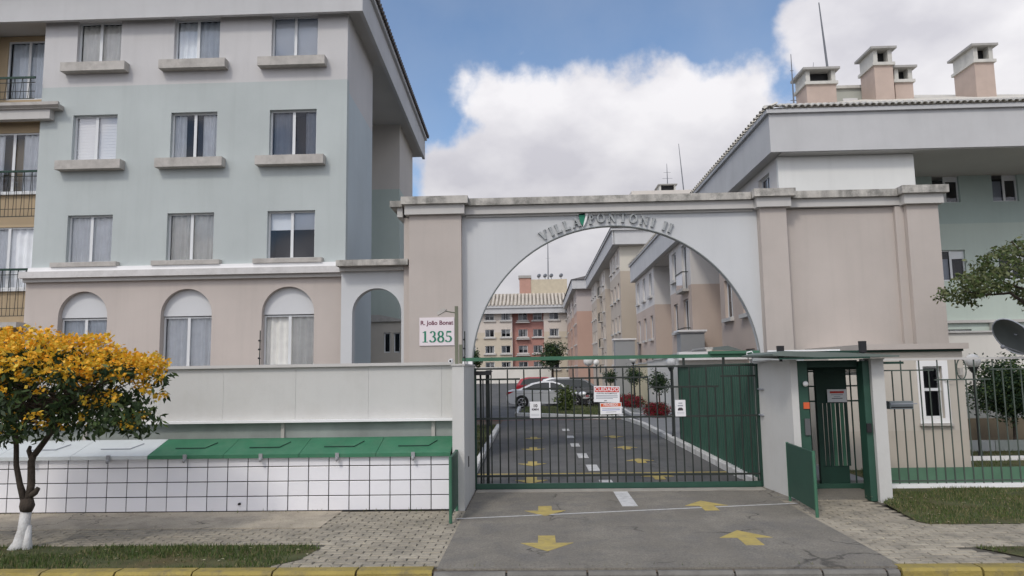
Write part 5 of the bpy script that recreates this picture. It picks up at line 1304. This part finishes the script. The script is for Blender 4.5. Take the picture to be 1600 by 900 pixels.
topiary('middle of the three topiary trees along the garden wall', 5.85, 44.5, 1.85, .55, 900, 'topiary trees along the inner drive', size=.12)
topiary('nearest of the three topiary trees along the garden wall', 5.62, 34.2, 1.65, .50, 1000, 'topiary trees along the inner drive', size=.11)
def bush(name, label, x, y, z, r_, n, mats, size, group=None, cat='bush'):
    L = (x, y, 0); rr = random.Random(int(x*77+y)); mb = MB(L); mb.leaf = True
    leaf_cloud(mb, (x, y, z), r_, n, size, rr, tuple(range(len(mats))), .3, -.1, .45, noise_k=.5); o = mb.build(name, mats); o.location = L; return tag(o, label, cat, group)
bush('bush', 'loose yellow green bush on the grass island in front of the silver car', 1.42, 38.5, .75, (.50, .45, .75), 1000, [leaf_mat('leaf_yellow_green', (.15, .19, .06)), l_green2], .18)
bush('flower_bush', 'red flowering bed at the near end of the garden wall', 5.35, 33.4, .36, (.60, 1.2, .42), 4200, [l_redf, l_redf, l_green], .09, 'red flowers along the garden wall', 'flowers')
bush('flower_bush', 'red flowering bed at the far end of the garden wall', 5.3, 42.5, .35, (.75, 2.2, .45), 3600, [l_redf, l_redf, l_green], .12, 'red flowers along the garden wall', 'flowers')
def crown_tree(label, x, y, zc, r_, n, size, group=None, trunk=.2, mats=None):
    L = (x, y, 0); rr = random.Random(int(x*31+y)); t = thing('leafy_tree', label, 'tree', L, group)
    mb = MB(L); mb.path([(x, y, 0), (x, y, zc-r_[2]*.5)], [trunk, trunk*.6], 7)
    for k in range(6): a = k*1.05; limb(mb, (x, y, zc-r_[2]*.5), (x+r_[0]*.6*math.cos(a), y+r_[1]*.6*math.sin(a), zc+r_[2]*.3), trunk*.4, trunk*.1, rr)
    mb.build('trunk', m_bark, t); mb = MB(L); mb.leaf = True
    for k in range(26):
        a = rr.uniform(0, 6.28); ph = rr.uniform(-.9, 1.2); q = rr.uniform(.3, .8)
        leaf_cloud(mb, (x+r_[0]*q*math.cos(a)*math.cos(ph), y+r_[1]*q*math.sin(a)*math.cos(ph), zc+r_[2]*q*math.sin(ph)), (r_[0]*.42, r_[1]*.42, r_[2]*.36), n//26, size, rr, (0, 0, 1), .3, .2, .5)
    mb.build('crown', mats or [l_cone, l_green2], t); return t
crown_tree('dark leafy tree in front of the far red and cream block', 2.4, 118, 4.6, (2.6, 2.4, 2.9), 3600, .34, trunk=.25)
crown_tree('small leafy tree at the left foot of the far block seen beside the arch', -9.6, 110, 3.9, (1.3, 1.3, 1.6), 1500, .3, trunk=.12)

# ================================================================== VEHICLES
def car(label, loc, rot, paint, kind='sedan', group='cars parked inside the complex'):
    """car along local +X = front"""
    c = thing('parked_car', label, 'car', loc, group, rot); c.scale = (1.1, 1.1, 1.1)
    Ln, Wd = (4.6, 1.78) if kind == 'sedan' else (4.2, 1.74)
    h = Ln/2
    if kind == 'sedan':
        body = [(-h, .42), (-h+.05, .26), (-h+.3, .20), (h-.35, .20), (h-.04, .30), (h, .52), (h-.12, .68), (h-.9, .84), (h-1.35, .90), (-h+.95, .98), (-h+.25, .98), (-h+.02, .90)]
        cab = [(-h+.55, .96), (-h+1.35, 1.32), (-h+1.95, 1.44), (-h+2.55, 1.42), (-h+3.0, 1.28), (h-1.05, .86), (h-1.2, .86)]
    else:
        body = [(-h, .46), (-h+.06, .28), (-h+.3, .22), (h-.35, .22), (h-.04, .32), (h, .55), (h-.10, .76), (h-.8, .93), (h-1.1, .98), (-h+.5, 1.02), (-h+.05, 1.02)]
        cab = [(-h+.08, 1.0), (-h+.35, 1.42), (-h+.8, 1.54), (-h+2.2, 1.54), (-h+2.6, 1.42), (h-.95, .94), (h-1.1, .94)]
    def loft(prof, ws, insets):
        mb = MB(); n = len(prof); cxm = sum(p[0] for p in prof)/n; czm = sum(p[1] for p in prof)/n; vs = []
        for w_, s in zip(ws, insets):
            for x, z in prof: vs.append((cxm+(x-cxm)*(1-s), w_, czm+(z-czm)*(1-s)))
        m = len(ws); fs = []
        for k in range(m-1):
            for i in range(n): fs.append((k*n+i, k*n+(i+1) % n, (k+1)*n+(i+1) % n, (k+1)*n+i))
        t = tessellate_polygon([[Vector((x, z, 0)) for x, z in prof]])
        fs += [tuple(q) for q in t] + [tuple(i+(m-1)*n for i in reversed(q)) for q in t]
        mb.add(vs, fs); return mb
    w2 = Wd/2
    o = loft(body, [-w2, -w2+.05, -w2+.16, w2-.16, w2-.05, w2], [.05, .015, 0, 0, .015, .05]).build('body', paint, c)
    # cabin: narrower at roof
    mb = MB(); n = len(cab); zb = min(p[1] for p in cab); zt = max(p[1] for p in cab); vs = []
    for sgn in (-1, 1):
        for x, z in cab: vs.append((x, sgn*(w2-.06-.20*(z-zb)/(zt-zb)), z))
    t = tessellate_polygon([[Vector((x, z, 0)) for x, z in cab]])
    fs = [(i, (i+1) % n, (i+1) % n+n, i+n) for i in range(n)] + [tuple(q) for q in t] + [tuple(i+n for i in reversed(q)) for q in t]
    mb.add(vs, fs); mb.build('cabin', paint, c)
    def side_y(z, off): return w2-.06-.20*(z-zb)/(zt-zb)+off
    cx_ = sum(p[0] for p in cab)/n
    glass = [(cx_+(x-cx_)*.86, zb+.05+(z-zb)*.80) for x, z in cab]
    for sgn in (-1, 1):
        # split in two panes by the pillar
        mid = cx_ + .02
        for lo, hi in ((-9, mid-.03), (mid+.03, 9)):
            poly = []
            m = len(glass)
            for i in range(m):
                a, b_ = glass[i], glass[(i+1) % m]
                ina, inb = lo <= a[0] <= hi, lo <= b_[0] <= hi
                if ina: poly.append(a)
                if ina != inb:
                    edge = hi if (a[0] > hi or b_[0] > hi) else lo
                    s = (edge-a[0])/(b_[0]-a[0]); poly.append((edge, a[1]+(b_[1]-a[1])*s))
            if len(poly) > 2:
                MB().add([(x, sgn*side_y(z, .008), z) for x, z in poly], [tuple(range(len(poly)))]).build('side_window', m_carglass, c)
    def scr(i0, i1, nm):
        (x0, z0), (x1, z1) = cab[i0], cab[i1]; d = Vector((x1-x0, z1-z0)); nrm = Vector((-d.y, d.x)).normalized()*.01
        if nrm.y < 0: nrm = -nrm
        a = (x0+d.x*.1+nrm.x, z0+d.y*.1+nrm.y); b_ = (x0+d.x*.9+nrm.x, z0+d.y*.9+nrm.y)
        ya, yb = w2-.16-.20*(a[1]-zb)/(zt-zb), w2-.16-.20*(b_[1]-zb)/(zt-zb)
        MB().add([(a[0], -ya, a[1]), (a[0], ya, a[1]), (b_[0], yb, b_[1]), (b_[0], -yb, b_[1])], [(0, 1, 2, 3)]).build(nm, m_carglass, c)
    scr(0, 1, 'rear_window'); scr(4, 5, 'windscreen')
    for xw in (-h+.82, h-.85):
        for sgn in (-1, 1):
            # wheel arch, tyre, rim
            MB().tube((xw, sgn*(w2-.25), .34), (xw, sgn*(w2+.006), .34), .37, n=20).build('wheel_arch', m_dark, c)
            mb = MB(); mb.tube((xw, sgn*(w2-.2), .32), (xw, sgn*(w2+.012), .32), .315, n=20); wo = mb.build('wheel', m_tyre, c)
            mb = MB(); mb.tube((xw, sgn*(w2+.0), .32), (xw, sgn*(w2+.018), .32), .055, n=10)
            for k in range(5):
                a = k*2*math.pi/5; mb.tube((xw+.04*math.cos(a), sgn*(w2+.016), .32+.04*math.sin(a)), (xw+.21*math.cos(a), sgn*(w2+.016), .32+.21*math.sin(a)), .028, .035, n=5)
            pts = [(xw+.215*math.cos(t*math.pi/10), sgn*(w2+.014), .32+.215*math.sin(t*math.pi/10)) for t in range(21)]; mb.path(pts, [.018]*21, 5)
            mb.build('rim', m_rim, wo)
    for sgn in (-1, 1):
        MB().prism([(-h+.0, .74), (-h+.02, .90), (-h+.42, .90), (-h+.05, .74)], lambda u, v, t: (u-.005, t, v), sgn*(w2-.34), sgn*(w2-.015+.02)).build('tail_light', m_tail, c)
        MB().prism([(h-.50, .74), (h-.35, .80), (h-.05, .66), (h-.05, .58)], lambda u, v, t: (u+.0, t, v), sgn*(w2-.40), sgn*(w2+.004)).build('headlight', m_head, c)
        MB().box(h-1.42, h-1.24, sgn*(w2)-.09, sgn*(w2)+.09, .90, 1.0).build('wing_mirror', paint, c)
        MB().box(-h+1.2, h-1.1, sgn*(w2+.003)-.006, sgn*(w2+.003)+.006, .26, .31).build('side_trim', m_alu, c)
        MB().box(-h+.5, h-1.3, sgn*(w2)-.004, sgn*(w2)+.008, .79, .81).build('body_crease', m_rim, c)
        for xh in (-h+1.75, -h+2.75): MB().box(xh, xh+.18, sgn*(w2)-.01, sgn*(w2)+.02, .82, .85).build('door_handle', m_rim, c)
    MB().box(-h-.02, -h+.02, -.25, .25, .5, .62).build('number_plate', m_signw, c)
    return c
car('nearest silver saloon car parked side on beside the island', (.65, 44.6, 0), 0, m_silver)
car('dark grey car parked just behind the silver saloon', (2.6, 47.3, 0), 0, m_cargrey, 'hatch')
car('pale silver estate car parked third from the gate', (2.3, 51.5, 0), 0, m_carwhite, 'hatch')
car('red car parked farthest back in the row', (.6, 56.5, 0), 0, m_carred, 'hatch')
def moto(label, loc, rot):
    m = thing('motorcycle', label, 'motorcycle', loc, 'motorcycles parked by the island', rot)
    for xw, nm in ((-.65, 'wheel'), (.65, 'wheel')):
        mb = MB(); pts = [(xw+.27*math.cos(t*math.pi/10), 0, .31+.27*math.sin(t*math.pi/10)) for t in range(21)]; mb.path(pts, [.05]*21, 6); w_ = mb.build(nm, m_tyre, m)
        mb = MB(); mb.tube((xw, -.06, .31), (xw, .06, .31), .05)
        for k in range(6): a = k*math.pi/3; mb.tube((xw, 0, .31), (xw+.25*math.cos(a), 0, .31+.25*math.sin(a)), .01, n=4)
        mb.build('spokes', m_rim, w_)
    mb = MB(); mb.tube((.65, .09, .31), (.42, .09, .95), .025); mb.tube((.65, -.09, .31), (.42, -.09, .95), .025); mb.tube((-.65, .08, .31), (-.1, .08, .45), .03); mb.tube((-.1, 0, .45), (.42, 0, .85), .035); mb.tube((-.1, 0, .45), (-.5, 0, .75), .03); mb.build('frame', m_cargrey, m)
    MB().box(-.18, .2, -.13, .13, .25, .55).build('engine', m_dark, m)
    MB().sphere((.15, 0, .82), .2, 12, 8, sx=1.35, sy=.75, sz=.75).build('fuel_tank', m_carwhite, m, True)
    MB().prism([(-.75, .80), (-.1, .76), (-.1, .84), (-.45, .86), (-.78, .92)], lambda u, v, t: (u, t, v), -.12, .12).build('seat', m_dark, m)
    mb = MB(); mb.tube((.40, -.36, 1.02), (.42, 0, .95), .016); mb.tube((.40, .36, 1.02), (.42, 0, .95), .016); mb.tube((.42, .2, 1.0), (.44, .26, 1.2), .008); mb.sphere((.44, .28, 1.22), .06, 8, 6); mb.sphere((.44, -.28, 1.22), .06, 8, 6); mb.build('handlebar', m_dark, m)
    MB().sphere((.53, 0, .85), .1, 10, 7).build('headlight', m_head, m, True)
    MB().tube((-.05, .14, .3), (-.8, .16, .38), .04, .05).build('exhaust', m_rim, m)
    MB().box(-.85, -.7, -.05, .05, .7, .78).build('tail_light', m_tail, m)
    return m
moto('dark motorcycle parked against the right end of the silver car', (2.75, 42.9, .0), R(150))
moto('white tanked motorcycle beside the CUIDADO sign', (3.45, 42.3, .0), R(35))

# ================================================================== SMALL STREET THINGS
L = (-1.40, 12.6, 2.40)
lp = thing('security_light_post', 'slim olive post with a small floodlight arm above the gate pier', 'light post', L)
MB(L).box(-1.43, -1.375, 12.57, 12.63, 2.41, 3.42).build('post', m_olive, lp)
mb = MB(L); mb.tube((-1.40, 12.6, 3.30), (-1.58, 12.55, 3.33), .01); mb.build('arm', m_olive, lp)
MB(L).prism([(-1.72, 3.26), (-1.60, 3.32), (-1.57, 3.36), (-1.62, 3.385), (-1.74, 3.31)], lambda u, v, t: (u, t, v), 12.50, 12.60).build('floodlight', m_sill, lp)
MB(L).box(-1.36, -1.31, 12.6, 12.68, 2.42, 2.75).build('junction_box', m_olive, lp)
L = (-1.47, 12.3, 2.46)
cc = thing('security_camera', 'small white camera on the corner of the left gate pier', 'camera', L)
MB(L).tube((-1.47, 12.22, 2.46), (-1.47, 12.36, 2.47), .035, n=12).build('housing', m_signw, cc); MB(L).tube((-1.47, 12.215, 2.46), (-1.47, 12.222, 2.46), .018, n=10).build('lens', m_dark, cc)
MB(L).tube((-1.46, 12.33, 2.40), (-1.46, 12.33, 2.46), .012).build('bracket', m_signw, cc)
def erod(x, y, z0, z1, label):
    L = (x, y, z0); t = thing('electric_fence_rod', label, 'fence rod', L, 'electric fence rods on the walls')
    MB(L).tube((x, y, z0), (x+.0, y, z1), .011, n=6).build('rod', m_bar, t)
    for k in range(3): MB(L).tube((x-.03, y, z0+.12+k*.16), (x+.01, y, z0+.12+k*.16), .016, n=6).build('insulator', m_dark, t)
erod(-5.05, 13.05, 2.455, 3.08, 'lone dark rod with insulators standing on the boundary wall')
erod(-1.30, 13.0, 2.41, 3.0, 'pale thin rod with insulators beside the olive post')
# cable hook by the beam end
L = (4.05, 14.2, 2.4)
ck = thing('white_conduit', 'curled white conduit at the right end of the gate beam', 'conduit', L)
MB(L).path([(4.02, 14.1, 2.56), (4.12, 14.1, 2.58), (4.15, 14.1, 2.52), (4.08, 14.1, 2.49), (4.02, 14.1, 2.54), (4.05, 14.1, 2.42), (4.15, 14.1, 2.37), (4.3, 13.6, 2.40)], [.013]*8, 7).build('tube', m_signw, ck)
# dish
L = (9.15, 13.8, 0)
dp = thing('satellite_dish', 'large dark oval dish tilted at the right edge above the fence', 'satellite dish', L)
mb = MB(L); c = Vector((8.66, 13.5, 2.76)); nrm = Vector((-.72, -.30, -.50)).normalized(); up = Vector((-.45, .0, .89)); up = (up - nrm*up.dot(nrm)).normalized(); sd = nrm.cross(up)
rings = []
for j in range(0, 7):
    r_ = .385*j/6; dep = -.10*(1-(j/6)**2)
    rings.append([c + (up*math.cos(2*math.pi*i/28) + sd*math.sin(2*math.pi*i/28)*.85)*r_ + nrm*dep for i in range(28)])
vs = [v for r_ in rings for v in r_]; fs = []
for j in range(6):
    for i in range(28): fs.append((j*28+i, j*28+(i+1) % 28, (j+1)*28+(i+1) % 28, (j+1)*28+i))
mb.add(vs, fs); mb.leaf = True; mb.build('reflector', m_dish, dp, True)
mb = MB(L); mb.path(rings[6] + rings[6][:1], [.012]*29, 6); mb.build('rim', m_inkg, dp)
mb = MB(L); mb.tube(c - nrm*.1, c - nrm*.1 + Vector((.35, .25, -.1)), .03); mb.path([c - nrm*.1 + Vector((.35, .25, -.1)), (9.2, 13.78, 2.4), (9.2, 13.78, 0)], [.03, .03, .04], 8); mb.build('mount', m_mast, dp)
mb = MB(L); mb.tube(c + up*-.39, c + nrm*.32, .012); mb.sphere(c + nrm*.34, .04, 8, 6); mb.build('feed_arm', m_mast, dp)

# leaf litter on the verge and the pavement
mb = MB(); mb.leaf = True; rr = random.Random(5)
for _ in range(420):
    if rr.random() < .5: x_, y_ = rr.uniform(4.3, 9.5), rr.uniform(9.4, 12.8)
    else: x_, y_ = rr.uniform(-9, -1.4), rr.uniform(9.0, 12.2)
    a = rr.uniform(0, 6.28); s = rr.uniform(.012, .035); z_ = .02 + (max(0, (y_-10.9)*.03) if x_ > 5.5 else 0)
    mb.add([(x_-math.cos(a)*s, y_-math.sin(a)*s, z_), (x_+math.sin(a)*s*.5, y_-math.cos(a)*s*.5, z_+.006), (x_+math.cos(a)*s, y_+math.sin(a)*s, z_), (x_-math.sin(a)*s*.5, y_+math.cos(a)*s*.5, z_+.006)], [(0, 1, 2, 3)])
o = mb.build('fallen_leaves', leaf_mat('dry_leaf', (.42, .38, .26), var=.4)); tag(o, 'scattered pale fallen petals and leaves on the pavement and verge', 'fallen leaves', kind='stuff')
